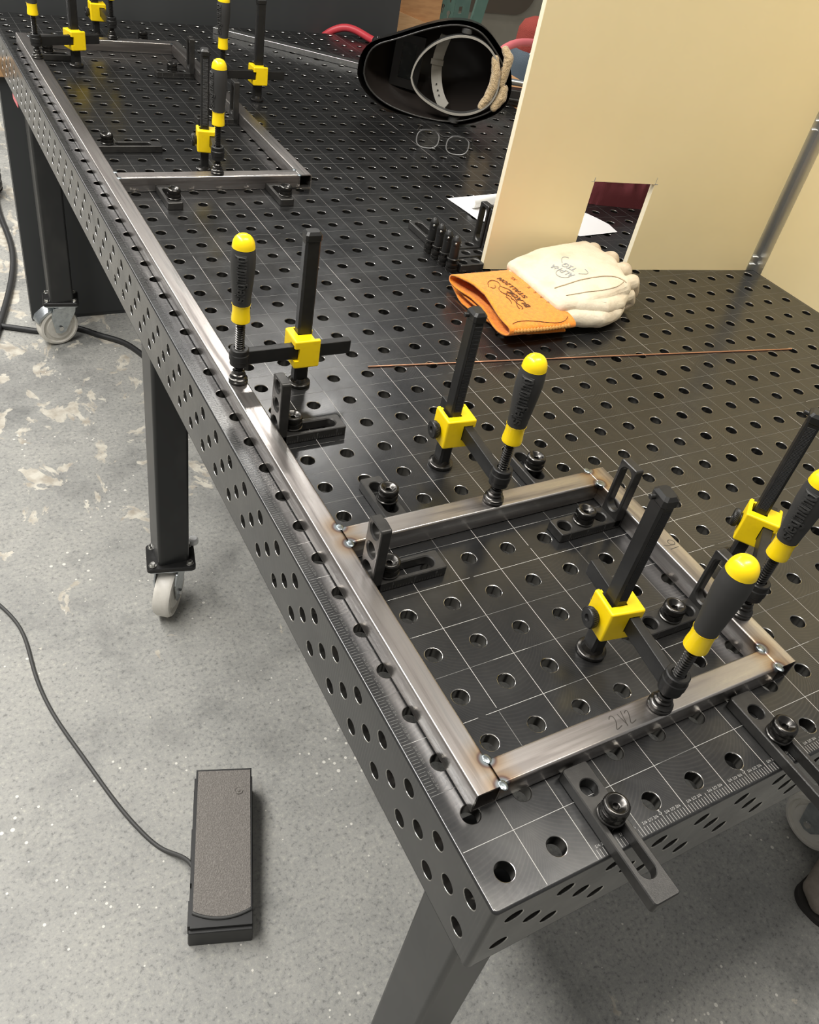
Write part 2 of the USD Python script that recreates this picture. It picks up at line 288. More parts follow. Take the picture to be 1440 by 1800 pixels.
# outlines that can be grown by d without changing their number of points
def circle(cx, cy, r, n=28):
    a = np.arange(n) * 2 * math.pi / n
    return lambda d=0.0: np.c_[cx + (r + d) * np.cos(a), cy + (r + d) * np.sin(a)]
def rrect(x0, x1, y0, y1, r, n=5):
    def f(d=0.0):
        rr = max(r + d, 1e-4); o = []
        for (cx, cy, s) in ((x1 + d - rr, y1 + d - rr, 0), (x0 - d + rr, y1 + d - rr, 1), (x0 - d + rr, y0 - d + rr, 2), (x1 + d - rr, y0 - d + rr, 3)):
            for k in range(n):
                a = (s + k / (n - 1)) * math.pi / 2; o.append((cx + rr * math.cos(a), cy + rr * math.sin(a)))
        return np.array(o)
    return f
def slot(x0, x1, cy, w, n=10):
    """A slot along x with round ends."""
    return rrect(x0, x1, cy - w / 2, cy + w / 2, w / 2 - 1e-3, n)
def strip(A, B):
    n = len(A); v = np.vstack([A, B]); i = np.arange(n); j = (i + 1) % n
    return trimesh.Trimesh(v, np.vstack([np.c_[i, j, j + n], np.c_[i, j + n, i + n]]), process=False)
def z3(p, z): return np.c_[p, np.full(len(p), z)]
def cap(outer, holes, z, up=True):
    v, f = trimesh.creation.triangulate_polygon(Polygon(outer, holes), engine='earcut')
    n = np.cross(v[f[:, 1]] - v[f[:, 0]], v[f[:, 2]] - v[f[:, 0]])
    f = np.where(((n > 0) == up)[:, None], f, f[:, ::-1])
    return trimesh.Trimesh(z3(v, z), f, process=False)
def slab(outer, holes, z0, z1, c=0.04, ch=None):
    """A plate with chamfered edges and holes: outlines are callables like circle()."""
    ch = c if ch is None else ch
    ms = [cap(outer(-c), [h(ch) for h in holes], z1), cap(outer(-c), [h(ch) for h in holes], z0, False)]
    L = [z3(outer(-c), z0), z3(outer(), z0 + c), z3(outer(), z1 - c), z3(outer(-c), z1)]
    ms += [strip(a, b) for a, b in zip(L, L[1:])]
    for h in holes:
        L = [z3(h(ch), z1), z3(h(), z1 - ch), z3(h(), z0 + ch), z3(h(ch), z0)]
        ms += [strip(a, b) for a, b in zip(L, L[1:])]
    return trimesh.util.concatenate(ms)
def knurl(r, z0, z1, n=60, k=7, amp=0.022):
    a = np.arange(n) * 2 * math.pi / n; zz = np.linspace(z0, z1, k); rows = []
    for i, z in enumerate(zz):
        e = 0 if i in (0, k - 1) else amp
        rr = r - amp + e * (((np.arange(n) + i) % 2)) * 1.0
        rows.append(np.c_[rr * np.cos(a), rr * np.sin(a), np.full(n, z)])
    return trimesh.util.concatenate([strip(p, q) for p, q in zip(rows, rows[1:])])
_text = {}
def text(s, h, depth=0.004, bold=False):
    k = (s, h, depth, bold)
    if k not in _text: _text[k] = meshkit.text_mesh(s, h, depth, bold)
    return _text[k].copy()
def placed_text(s, h, o, xd, yd, depth=0.004, bold=False, center=False):
    """Lettering at o reading along xd with its up along yd."""
    m = text(s, h, depth, bold); v = np.array(m.vertices)
    if center: v[:, 0] -= (v[:, 0].max() + v[:, 0].min()) / 2
    xd, yd = np.array(xd, float), np.array(yd, float); zd = np.cross(xd, yd)
    return trimesh.Trimesh(np.array(o, float) + v[:, :1] * xd + v[:, 1:2] * yd + v[:, 2:] * zd, m.faces, process=False)
def dup(src, loc, rotz, label, group=None):
    """A copy of a thing, its parts and sub-parts, under the next number."""
    name = src.split('/')[-1]
    name = name[:-4] if name[-4] == '_' and name[-3:].isdigit() else name
    s = stage.GetPrimAtPath(src); was = s.GetCustomData()
    r = thing(name, label, was['category'], loc, rotz, group or was.get('group'))
    p = stage.GetPrimAtPath(r); p.GetReferences().AddInternalReference(src); p.SetInstanceable(True)
    return r

# ================================================================== the setting
struct('floor', box(-170, 230, -110, 330, -H - 2, -H), 'worn_concrete', smooth=False)
struct('wall_back', box(40, 230, 172, 176, -H, 66), 'wall_paint', smooth=False)

# ================================================================== the welding table
W_, L_, TH = 48.0, 96.0, 0.5           # plan and plate thickness
HR, HC = 0.322, 0.035                  # hole radius and rim chamfer
tbl = thing('welding_table', 'long black perforated welding table on legs with castors', 'table', (0, 0, 0))
def table_top():
    er, cr = 0.10, 0.20
    inner = Polygon(rrect(0, W_, 0, L_, cr, 6)(-er))
    hs = {}
    ms = []
    rims, bores = [], []
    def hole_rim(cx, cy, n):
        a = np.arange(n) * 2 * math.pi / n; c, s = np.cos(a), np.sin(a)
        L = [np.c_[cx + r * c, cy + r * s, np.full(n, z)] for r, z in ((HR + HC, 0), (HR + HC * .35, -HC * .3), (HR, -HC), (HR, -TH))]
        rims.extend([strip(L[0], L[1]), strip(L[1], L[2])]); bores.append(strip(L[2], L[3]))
    B = 8
    for bx in range(0, 48, B):
        for by in range(0, 96, B):
            n = 36 if (bx < 24 and by < 24) else 24 if by < 56 else 16
            poly = inner.intersection(sbox(bx, by, bx + B, by + B))
            pts = np.array(poly.exterior.coords)[:-1]
            holes = []
            for cx in range(bx + 1, bx + B, 2):
                for cy in range(by + 1, by + B, 2):
                    holes.append(circle(cx, cy, HR + HC, n)()); hole_rim(cx, cy, n)
            ms.append(cap(pts, holes, 0.0))
    return ms, rims, bores
def edge_loops(er=0.10, cr=0.20):
    o = []
    for k in range(7):
        t = k / 6 * math.pi / 2            # 0 = on the top, pi/2 = on the side
        o.append(z3(rrect(0, W_, 0, L_, cr, 8)(-er * (1 - math.sin(t))), -er * (1 - math.cos(t))))
    return o
ms, rims, bores = table_top()
part(tbl, 'tabletop', ms, 'table_steel', smooth=False)
part(tbl, 'hole_rim', rims, 'rim_steel', smooth=30, label='bare chamfered hole rims, their glint put into a brighter steel', kind='stuff')
part(tbl, 'hole_bore', bores, 'bore_steel', smooth=30, kind='stuff')
el = edge_loops()
part(tbl, 'edge_rounding', [strip(b, a) for a, b in zip(el, el[1:])], 'table_steel', smooth=True)
# the four sides: 4 in deep, three staggered rows of holes, rounded upright corners
SD, CR = 4.0, 0.20
def side_panel(length):
    """In its own plane: u along the side, z down; outward normal is -w."""
    ms, rims = [], []; B = 8
    for b in range(0, int(length), B):
        x0, x1 = max(b, CR), min(b + B, length - CR)
        holes = []
        for c in range(b, b + B + 1):
            for z in ((-1, -3) if c % 2 else (-2,)):
                if 0.9 < c < length - 0.9 and x0 + 0.4 < c < x1 - 0.4: holes.append((c, z))
        cuts = [c for c in range(b, b + B + 1) if c % 2 == 0]
        hs = [circle(c, z, HR + HC, 24)() for c, z in holes]
        # holes that straddle a block border are cut as half circles on both blocks
        poly = sbox(x0, -SD, x1, -0.10)
        for c in (b, b + B):
            if 0.9 < c < length - 0.9: poly = poly.difference(Polygon(circle(c, -2, HR + HC, 24)()))
        pts = np.array(poly.exterior.coords)[:-1]
        ms.append(cap(pts, hs, 0.0))
    for c in range(1, int(length)):
        for z in ((-1, -3) if c % 2 else (-2,)):
            a = np.arange(24) * 2 * math.pi / 24
            L = [np.c_[c + r * np.cos(a), z + r * np.sin(a), np.full(24, -w)] for r, w in ((HR + HC, 0), (HR + HC * .3, HC * .35), (HR, HC), (HR, TH))]
            rims += [strip(p, q) for p, q in zip(L, L[1:])]
    return trimesh.util.concatenate(ms), trimesh.util.concatenate(rims)
def stand(m, o, ud, wd):
    v = np.array(m.vertices); ud, wd = np.array(ud, float), np.array(wd, float)
    q = np.array(o, float) + v[:, :1] * ud + np.c_[np.zeros((len(v), 2)), v[:, 1]] + v[:, 2:] * wd
    f = np.array(m.faces)
    if np.dot(np.cross(ud, [0, 0, 1]), wd) < 0: f = f[:, ::-1]
    return trimesh.Trimesh(q, f, process=False)
long_side, short_side = side_panel(96), side_panel(48)
for side, o, ud, wd in ((long_side, (0, 0, 0), (0, 1, 0), (-1, 0, 0)), (short_side, (0, 0, 0), (1, 0, 0), (0, -1, 0)), (long_side, (48, 0, 0), (0, 1, 0), (1, 0, 0)), (short_side, (0, 96, 0), (1, 0, 0), (0, 1, 0))):
    part(tbl, 'side_panel', stand(side[0], o, ud, wd), 'table_steel', smooth=False)
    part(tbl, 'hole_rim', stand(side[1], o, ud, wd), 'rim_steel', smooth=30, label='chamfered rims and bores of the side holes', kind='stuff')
for (cx, cy, q) in ((CR, CR, 2), (W_ - CR, CR, 3), (W_ - CR, L_ - CR, 0), (CR, L_ - CR, 1)):
    a = (q + np.linspace(0, 1, 9)) * math.pi / 2; top = np.c_[cx + CR * np.cos(a), cy + CR * np.sin(a), np.full(9, -0.10)]; bot = top.copy(); bot[:, 2] = -SD
    i = np.arange(8); part(tbl, 'corner_rounding', trimesh.Trimesh(np.vstack([bot, top]), np.vstack([np.c_[i, i + 1, i + 10], np.c_[i, i + 10, i + 9]]), process=False), 'table_steel', smooth=True)
# inner faces and ribs underneath, so the plate has a thickness from below
part(tbl, 'underframe', [box(TH, TH + .02, .5, 95.5, -SD, -TH), box(47.48, 47.5, .5, 95.5, -SD, -TH), box(.5, 47.5, TH, TH + .02, -SD, -TH), box(.5, 47.5, 95.48, 95.5, -SD, -TH)] +
     [box(x - .2, x + .2, .6, 95.4, -SD + .3, -TH) for x in (12, 24, 36)] + [box(0, TH, .3, 95.7, -SD - .0, -SD + .02), box(.3, 47.7, 0, TH, -SD, -SD + .02)], 'table_steel', smooth=False)
# scribed 2 in grid, dimmer across and towards the far end, and the engraved inch rule along two edges
g1, g2 = [], []
for k in range(2, 48, 2):
    y = 0.12
    while y < 95.8:                       # broken into pieces so wear can leave gaps
        seg = min(rng.uniform(2.0, 9.0), 95.88 - y)
        (g1 if rng.random() < (0.9 if k < 20 and y < 26 else 0.3 if k < 24 and y < 45 else 0.04) else g2).append(box(k - .012, k + .012, y, y + seg, 0.0, 0.002)); y += seg + (rng.uniform(0, .25) if rng.random() < .3 else 0)
for k in range(2, 96, 2):
    x = 0.12
    while x < 47.8:
        seg = min(rng.uniform(1.5, 6.0), 47.88 - x)
        (g1 if rng.random() < (0.55 if k < 18 and x < 18 else 0.02) else g2).append(box(x, x + seg, k - .010, k + .010, 0.0, 0.0018)); x += seg + (rng.uniform(0, .5) if rng.random() < .35 else 0)
part(tbl, 'scribed_line', g1, 'scribe_white', smooth=False, label='bright scribed grid lines', kind='stuff')
part(tbl, 'scribed_line', g2, 'scribe_dim', smooth=False, label='dull scribed grid lines', kind='stuff')
tk, tx = [], []
for k in range(4 * 8, 47 * 8 + 1):
    x = k / 8; L = 0.36 if k % 8 == 0 else 0.27
    tk.append(box(x - .008, x + .008, .10, .10 + L, 0, .0022))
for k in range(4 * 8, 92 * 8 + 1):
    y = k / 8; L = 0.36 if k % 8 == 0 else 0.27
    tk.append(box(.10, .10 + L, y - .008, y + .008, 0, .0022))
for x in range(4, 47):
    for f, s in ((.25, '1/4'), (.5, '1/2'), (.75, '3/4')):
        tx.append(placed_text(s, .09, (x + f, .43, 0), (1, 0, 0), (0, 1, 0), .0022, False, True))
    if x in (7, 11): tx.append(placed_text('3', .17, (x - .02, .475, 0), (1, 0, 0), (0, 1, 0), .0022, False, True))
for y in range(4, 92):
    if y < 60:
        for f, s in ((.25, '3/4'), (.5, '1/2'), (.75, '1/4')):
            tx.append(placed_text(s, .09, (.43, y + f, 0), (0, -1, 0), (1, 0, 0), .0022, False, True))
nf = sum(1 for k in range(4 * 8, 47 * 8 + 1)); nt = sum(4 if x in (7, 11) else 3 for x in range(4, 47))
for a, b_, mm in ((tk[:nf], tx[:nt], 'scribe_white'), (tk[nf:], tx[nt:], 'scribe_dim')):
    part(tbl, 'rule_mark', a, mm, smooth=False, label='engraved inch rule ticks', kind='stuff')
    part(tbl, 'rule_number', b_, mm, smooth=False, label='engraved inch fractions', kind='stuff')

# legs and castors
def leg(x, y, w=2.7):
    part(tbl, 'leg', slab(rrect(x, x + w, y, y + w, .28, 6), [], -30.0, -SD + .001, .02), 'leg_paint', smooth=30)
def castor(x, y, yaw, brake, plate_yaw=0.0):
    c = holder(tbl, 'castor', 'white nylon castor under a black plate')
    tp = lambda m: T(R(as_tm(m), plate_yaw), x, y, 0)
    tr = lambda m: T(R(as_tm(m), yaw), x, y, 0)
    part(c, 'mounting_plate', tp(slab(rrect(-2.05, 2.05, -1.6, 1.6, .35, 5), [], -30.45, -29.95, .08)), 'black_oxide')
    part(c, 'top_plate', tp(slab(rrect(-1.9, 1.9, -1.45, 1.45, .3, 5), [], -30.62, -30.45, .03)), 'zinc')
    for sx in (-1, 1):
        for sy in (-1, 1):
            part(c, 'bolt', tp(T(join([cyl(.33, 0, .08, 16, .02), cyl(.24, .08, .34, 6, .03)]), sx * 1.55, sy * 1.12, -29.95)), 'bolt_bright')
    wr, off = 2.45, 0.75
    zc = -H + wr
    wheel = R(lathe([(0, -.72), (1.5, -.72), (1.62, -.5), (1.95, -.5), (2.05, -.78), (2.3, -.72), (wr, -.45), (wr, .45), (2.3, .72), (2.05, .78), (1.95, .5), (1.62, .5), (1.5, .72), (0, .72)], 48), math.pi / 2, (1, 0, 0))
    part(c, 'wheel', tr(T(wheel, -off, 0, zc)), 'nylon_wheel', smooth=40)
    fk = [T(cyl(1.25, -30.95, -30.62, 28, .06), 0, 0, 0)]
    for s in (-1, 1):
        prof = Polygon([(-1.25, -30.95), (1.2, -30.95), (1.1, -31.7), (-off + .5, zc - .45), (-off, zc - .62), (-off - .5, zc - .45), (-1.6, -31.9)]).buffer(.15)
        e = trimesh.creation.extrude_polygon(prof, .12, engine='earcut'); v = np.array(e.vertices); e = trimesh.Trimesh(np.c_[v[:, 0], v[:, 2] - .06 + s * .93, v[:, 1]], e.faces, process=False); e.fix_normals()
        fk.append(e)
    part(c, 'fork', [tr(m) for m in fk], 'zinc')
    part(c, 'axle_nut', tr(T(R(join([cyl(.32, -1.22, -.98, 6, .03), cyl(.32, .98, 1.22, 6, .03)]), math.pi / 2, (1, 0, 0)), -off, 0, zc)), 'bolt_bright')
    if brake:
        ped = trimesh.creation.extrude_polygon(Polygon([(-1.0, -31.0), (-2.1, -31.2), (-3.1, -31.9), (-3.35, -32.5), (-3.2, -32.55), (-2.85, -32.1), (-2.0, -31.5), (-1.0, -31.25)]), 1.5, engine='earcut')
        v = np.array(ped.vertices); ped = trimesh.Trimesh(np.c_[v[:, 0], v[:, 2] - .75, v[:, 1]], ped.faces, process=False); ped.fix_normals()
        part(c, 'brake_pedal', tr(ped), 'zinc')
    return c
for (x, y) in ((1.95, 1.8), (2.0, 44.85), (2.0, 91.5), (43.35, 1.8), (43.35, 44.85), (43.35, 91.5)):
    leg(x, y)
castor(3.3, 3.2, 0.4, False)
c2 = castor(3.3, 45.85, 0.98, False, -0.22)
part(c2, 'brake_knob', T(cyl(.42, 0, .7, 20, .12), 5.6, 46.7, -29.95), 'white_plastic')
castor(3.35, 92.85, 0.25, True, -0.15)
castor(44.1, 3.2, -1.5708, False); castor(44.7, 46.2, 0.2, False); castor(44.7, 92.8, 0.2, False)

# ================================================================== the welded frame on the table
frame = thing('steel_tube_frame', 'long tack-welded frame of bare square steel tube lying along the left table edge', 'frame', (0, 0, 0))
def square_tube(x0, y0, x1, y1, s=1.0, t=0.075):
    """A hollow square tube with open ends from one end's corner to the other's (axis-parallel)."""
    o, i = rrect(-s / 2, s / 2, 0, s, .10, 5), rrect(-s / 2 + t, s / 2 - t, t, s - t, .04, 5)
    along_y = (x1 - x0) <= s + 1e-6
    L = (y1 - y0) if along_y else (x1 - x0)
    A, B_, a, b = [z3(f(), z) for f, z in ((o, 0), (o, L), (i, 0), (i, L))]
    m = trimesh.util.concatenate([strip(A, B_), strip(b, a), strip(a, A), strip(B_, b)])
    v = np.array(m.vertices)
    q = np.c_[x0 + s / 2 + v[:, 0], y0 + v[:, 2], v[:, 1]] if along_y else np.c_[x0 + v[:, 2], y0 + s / 2 + v[:, 0], v[:, 1]]
    m = trimesh.Trimesh(q, m.faces, process=False)
    if along_y: m.invert()
    return m
g = .012
part(frame, 'rail', square_tube(1, 3.05, 2, 84.9), 'tube_y', smooth=50)
part(frame, 'side_tube', square_tube(15, 3.05, 16, 15.5), 'tube_y', smooth=50)
part(frame, 'side_tube', square_tube(15, 51.3, 16, 85.0), 'tube_y', smooth=50)
for y in (3.05, 14.5, 51.3, 84.0):
    part(frame, 'cross_tube', square_tube(2 + g, y, 15 - g, y + 1), 'tube_x', smooth=50)
for (x, y) in WELDS:
    e = trimesh.creation.icosphere(3, 1.0); v = np.array(e.vertices)
    v *= 1 + .12 * (meshkit.noise(v * 4 + x + y)[:, None] - .5)
    e.vertices = v * [.15, .19, .045] + [x, y, .992]
    part(frame, 'tack_weld', e, 'weld_metal', smooth=True)
# soapstone / marker figures left on the tubes: written in strokes
def strokes(lines, o, xd, yd, r=.019):
    xd, yd = np.array(xd, float), np.array(yd, float); ms = []
    for ln in lines:
        p = np.array([np.array(o, float) + a * xd + b * yd for a, b in ln])
        p = spline(p, max(6, 5 * len(ln))) if len(ln) > 2 else p
        t = tube(p, r, 5); v = np.array(t.vertices); v[:, 2] = 1.0 + (v[:, 2] - o[2]) * .12 + .001; t.vertices = v; ms.append(t)
    return ms
nine = [[(.32, .42), (.16, .5), (.02, .38), (.08, .2), (.26, .22), (.33, .42), (.28, .0), (.2, -.15)]]
one = [[(0, .5), (.02, .0)]]
part(frame, 'marker_writing', strokes(nine, (15.3, 10.3, 1), (0, -1, 0), (1, 0, 0)) + strokes(one, (15.3, 9.8, 1), (0, -1, 0), (1, 0, 0)), 'marker_ink', smooth=True)
part(frame, 'marker_writing', strokes([[(0, .42), (.18, .5), (.2, .3), (.02, .0), (.3, .05)], [(.42, .5), (.5, .0)], [(.62, .55), (.48, -.05)], [(.7, .42), (.86, .48), (.8, .25), (.68, .02), (.95, .05)]], (6.9, 3.3, 1), (1, 0, 0), (0, 1, 0)), 'marker_ink', smooth=True)
# loose bar lying across the far end of the table
bar = thing('square_tube_offcut', 'bright loose length of steel tube lying slantwise on the far end of the table', 'steel tube', (22.05, 92.85, 0), math.atan2(81.81 - 92.89, 35.03 - 22.08))
m = square_tube(0, 0, 26, 1.0, 1.0)
m.vertices = np.array(m.vertices) * [1, 1.15, .62]
part(bar, 'tube', m, 'aluminium', smooth=50)
rod = thing('filler_rod', 'thin copper-coloured filler rod lying across the bare table', 'welding rod', (9.3, 27.56, 0), math.atan2(23.13 - 27.56, 38.96 - 9.32))
part(rod, 'rod', tube([(0, 0, .047), (15, .05, .047), (30.0, 0, .047)], .045, 8), 'copper_rod', smooth=True)

# ================================================================== clamps
def grip_r(z):
    zs = [5.15, 5.5, 6.3, 7.0, 7.5, 7.85]; rs = [.415, .43, .50, .55, .545, .50]
    return np.interp(z, zs, rs)
def clamp_bracket():
    B = as_tm
    body = rbox(-.60, .74, -.56, .92, 1.50, 3.02, .09, 10)
    def bx(x0, x1, y0, y1, z0, z1): return manifold3d.Manifold.cube((x1 - x0, y1 - y0, z1 - z0)).translate((x0, y0, z0))
    body -= bx(-2, .38, -.39, .30, 1.0, 4.0)              # channel for the post, open behind
    body -= bx(-2, 2, .29, .765, 1.93, 2.72)              # channel for the arm, right through
    body -= bx(-2, .58, .29, .765, 1.0, 1.68)             # hollow below and above the arm
    body -= bx(-2, -.30, -.39, .77, 2.2, 4.0)
    body -= bx(.50, 2, .60, 2, 1.93, 2.62)                # the hook in front of the arm-side wall
    body += bx(-.60, -.46, -.5, -.22, 1.6, 2.9)
    return as_tm(body)
BRACKET = clamp_bracket()
def clamp_post():
    def hexa(d): 
        a, b, c = .37 + d, .28 + d, .09
        return np.array([(a - c, b), (-a + c, b), (-a, b - c), (-a, -b + c), (-a + c, -b), (a - c, -b), (a, -b + c), (a, b - c)])
    L = [z3(hexa(0), .30), z3(hexa(0), 7.75), z3(hexa(.035), 7.80), z3(hexa(.035), 8.06), z3(hexa(-.06), 8.19)]
    ms = [strip(p, q) for p, q in zip(L, L[1:])] + [cap(hexa(-.06), [], 8.19), cap(hexa(0), [], .3, False)]
    for k in range(70):                                    # fine serrations on the spindle side
        z = 3.3 + k * .062; ms.append(T(R(box(-.02, .02, -.17, .17, -.02, .02), math.pi / 4, (0, 1, 0)), .366, 0, z))
    return ms
POST = clamp_post()
FOOT = [lathe([(0, -.55), (.30, -.55), (.30, 0.0), (.56, 0.0), (.59, .04), (.59, .17), (.55, .21), (.44, .24), (.40, .36), (.36, .44), (0, .44)], 36)]
KNOB = R(lathe([(0, 0), (.30, 0), (.30, .05), (.38, .09), (.40, .11), (.40, .30), (.37, .34), (.16, .34), (.13, .26), (0, .26)], 40), math.pi / 2, (1, 0, 0))
KN2 = R(knurl(.425, .10, .31, 72, 4, .022), math.pi / 2, (1, 0, 0))
def arm_mesh(L):
    ms = [as_tm(rbox(-5.75 + L, L - .3, .315, .745, 1.96, 2.69, .05, 8))]
    col = lathe([(0, 1.98), (.40, 1.98), (.44, 2.02), (.44, 2.24), (.47, 2.27), (.47, 2.56), (.44, 2.6), (.44, 2.84), (.40, 2.88), (.27, 2.88), (.24, 2.80), (0, 2.80)], 36)
    ms.append(T(col, L, .60, 0))
    ms.append(T(R(cyl(.09, -.01, .012, 14), -math.pi / 2, (1, 0, 0)), -5.45 + L, .745, 2.45))
    return ms
def spindle():
    th = [(0, 1.6)]
    z = 1.62
    while z < 4.30:
        th += [(.175, z), (.225, z + .03), (.225, z + .055), (.175, z + .085)]; z += .118
    th += [(0, z)]
    return lathe(th, 24)
SPINDLE = spindle()
SWIVEL = lathe([(0, 1.0), (.40, 1.0), (.46, 1.04), (.46, 1.12), (.42, 1.16), (.44, 1.20), (.44, 1.25), (.36, 1.29), (.32, 1.36), (.34, 1.40), (.34, 1.46), (.28, 1.50), (.27, 1.60), (.29, 1.64), (.24, 1.70), (0, 1.70)], 36)
FERRULE = lathe([(0, 4.28), (.38, 4.28), (.43, 4.32), (.43, 4.50), (.40, 4.75), (.40, 5.10), (.43, 5.17), (0, 5.17)], 40)
_z = np.r_[5.15, np.linspace(5.16, 7.85, 16), 7.86]
GRIP = lathe([(0, 5.15)] + [(float(grip_r(z)), float(z)) for z in _z] + [(0, 7.86)], 40)
_a = np.linspace(0, math.pi / 2, 10)
DOME = lathe([(0, 7.84)] + [(.505, 7.85)] + [(.50 * math.cos(t) ** .8, 7.88 + .56 * math.sin(t)) for t in _a[:-1]] + [(0, 8.44)], 40)
def grip_lettering(phi):
    m = text('siegmund', .46, .085, True); v = np.array(m.vertices); w = v[:, 0].max()
    zz = 5.42 + v[:, 0] / w * 2.25; r = grip_r(zz) - .012 + v[:, 2] * .9
    y0 = .17; a = phi - (v[:, 1] - y0) / .5
    t = trimesh.Trimesh(np.c_[r * np.cos(a), r * np.sin(a), zz], m.faces, process=False); t.invert(); t.fix_normals(); return t
def clamp(hole, spin, label, letters=0.0):
    """hole: the post's hole; spin: where the spindle stands. The arm lies 0.6 in to the left of the post."""
    d = np.array(spin, float) - hole; D = np.hypot(*d); lat = .60
    L = math.sqrt(D * D - lat * lat); rot = math.atan2(d[1], d[0]) - math.atan2(lat, L)
    t = thing('screw_clamp', label, 'clamp', (hole[0], hole[1], 0), rot, 'screw clamps on the table')
    part(t, 'post', POST, 'black_oxide', smooth=30)
    part(t, 'foot', FOOT, 'burnished_black')
    part(t, 'stop_pin', T(R(cyl(.10, -.06, .14, 14, .02), math.pi / 2, (1, 0, 0)), -.15, -.36, 7.9), 'black_oxide')
    b = part(t, 'slide_bracket', BRACKET, 'yellow_paint', smooth=35)
    part(t, 'locking_knob', [T(KNOB, 0, -.58, 2.15), T(KN2, 0, -.58, 2.15)], 'black_oxide', smooth=30)
    part(t, 'arm', arm_mesh(L), 'black_oxide', smooth=30)
    part(t, 'spindle', T(SPINDLE, L, lat, 0), 'thread_black', smooth=30)
    part(t, 'swivel_foot', T(SWIVEL, L, lat, 0), 'burnished_black', smooth=40)
    part(t, 'ferrule', T(FERRULE, L, lat, 0), 'yellow_plastic', smooth=40)
    hnd = part(t, 'handle', T(GRIP, L, lat, 0), 'grip_grey', smooth=40)
    az = math.atan2(CAM[1] - spin[1], CAM[0] - spin[0]) - math.radians(letters) - rot
    part(t, 'handle_lettering', T(grip_lettering(az), L, lat, 0), 'grip_grey', smooth=False)
    part(t, 'handle_dome', T(DOME, L, lat, 0), 'yellow_plastic', smooth=50)
    return t
clamp((5, 27), (1.56, 26.45), 'yellow and black screw clamp pressing on the long rail, standing alone mid-table', 5)
clamp((9, 19), (9.22, 15.0), 'yellow and black screw clamp pressing on the middle of the tube nearest the copper rod', 6)
clamp((9, 7), (9.07, 3.50), 'yellow and black screw clamp pressing on the nearest tube with figures written beside it', 178)
clamp((19, 9), (15.62, 5.82), 'screw clamp at the right picture edge with serrated post, pressing on the short side tube', 8)
clamp((9, 55), (8.94, 51.85), 'screw clamp pressing on the near cross tube of the far rectangle', 62)
clamp((19, 71), (15.5, 70.35), 'screw clamp with its post outside the far rectangle, arm reaching left to the side tube', 45)
clamp((5, 79), (1.56, 77.35), 'screw clamp pressing on the far stretch of the long rail at the left edge', 60)
clamp((9, 89), (9.5, 84.55), 'farthest screw clamp, standing behind the end tube beside the black partition', 150)

# ================================================================== stops and bolts
BH = .70
def bolt(hole, z, label, first=None, group='knurled clamping bolts'):
    if first: return dup(first, (hole[0], hole[1], z), 0.0, label, group)
    t = thing('clamping_bolt', label, 'bolt', (hole[0], hole[1], z), 0.0, group)
    part(t, 'knurled_head', [lathe([(.40, .10), (.425, .11)], 40), knurl(.46, .12, .36, 64, 5), lathe([(.43, .36), (.40, .375), (.40, .40), (.43, .415)], 48), knurl(.46, .415, .60, 64, 5), lathe([(.44, .60), (.44, .64), (.40, .685), (.36, .70), (.30, .695), (.16, .56), (.12, .54), (.12, .40), (0, .40)], 48)], 'burnished_black', smooth=40)
    part(t, 'base_flange', lathe([(0, 0), (.44, 0), (.475, .03), (.475, .08), (.44, .11), (.36, .11), (0, .11)], 40), 'burnished_black')
    part(t, 'shank', lathe([(0, -1.35), (.15, -1.33), (.25, -1.2), (.30, -1.0), (.30, 0), (0, 0)], 24), 'black_oxide')
    return t
def flat_stop(length, hole, loc, rot, label, first=None):
    """Slotted flat stop: its working end at the origin, running along +x, 1 in wide."""
    if first: return dup(first, loc, rot, label)
    t = thing('slotted_flat_stop', label, 'stop', loc, rot, 'black slotted flat stops')
    hs = [slot(1.5 if hole else .55, length - (.72 if hole else .35), 0, .62)]
    if hole: hs.append(circle(.88, 0, .315, 28))
    part(t, 'bar', slab(rrect(0, length, -.52, .52, .12, 5), hs, 0, .5, .035, .03), 'worn_oxide', smooth=35)
    return t
AL = 3.5
def angle_stop(loc, rot, label, slot_up, first=None):
    """L stop: outer corner at the origin, foot along -x, upright over x in [-0.45, 0]. One leg has three holes, the other a long slot."""
    if first: return dup(first, loc, rot, label)
    t = thing('angle_stop', label, 'stop', loc, rot, 'black right-angle stops')
    three = [circle(d, 0, .315, 28) for d in (1.0, 2.02, 3.02)]; one = [slot(.80, 3.12, 0, .62)]
    foot = slab(rrect(.0, AL, -.525, .525, .09, 5), three if slot_up else one, 0, .5, .035, .05)
    up = slab(rrect(.0, AL - .12, -.525, .525, .13, 6), one if slot_up else three, 0, .46, .035, .07)
    v = np.array(foot.vertices); foot = trimesh.Trimesh(v * [-1, 1, 1], np.array(foot.faces)[:, ::-1], process=False)
    v = np.array(up.vertices); up = trimesh.Trimesh(np.c_[-v[:, 2], v[:, 1], v[:, 0]], np.array(up.faces)[:, ::-1], process=False)
    up.fix_normals()
    part(t, 'foot', foot, 'worn_oxide', smooth=35)
    part(t, 'upright', up, 'worn_oxide', smooth=35)
    tick = [box(-k / 8 - .008, -k / 8 + .008, s * .5255 - .001, s * .5255 + .001, .06, .06 + (.2 if k % 8 == 0 else .12)) for k in range(3, 27) for s in (-1, 1)]
    num = [placed_text(str(k), .13, (-k, .5245, .28), (-1, 0, 0), (0, 0, 1), .003, False, True) for k in (1, 2, 3)] + [placed_text(str(k), .13, (-k, -.5245, .28), (1, 0, 0), (0, 0, 1), .003, False, True) for k in (1, 2, 3)]
    part(t, 'rule_engraving', tick + num, 'scribe_dim', smooth=False, kind='stuff')
    return t
up3 = angle_stop((2.03, 22.85, 0), math.pi, 'angle stop with three holes upright, against the long rail below the lone clamp', False)
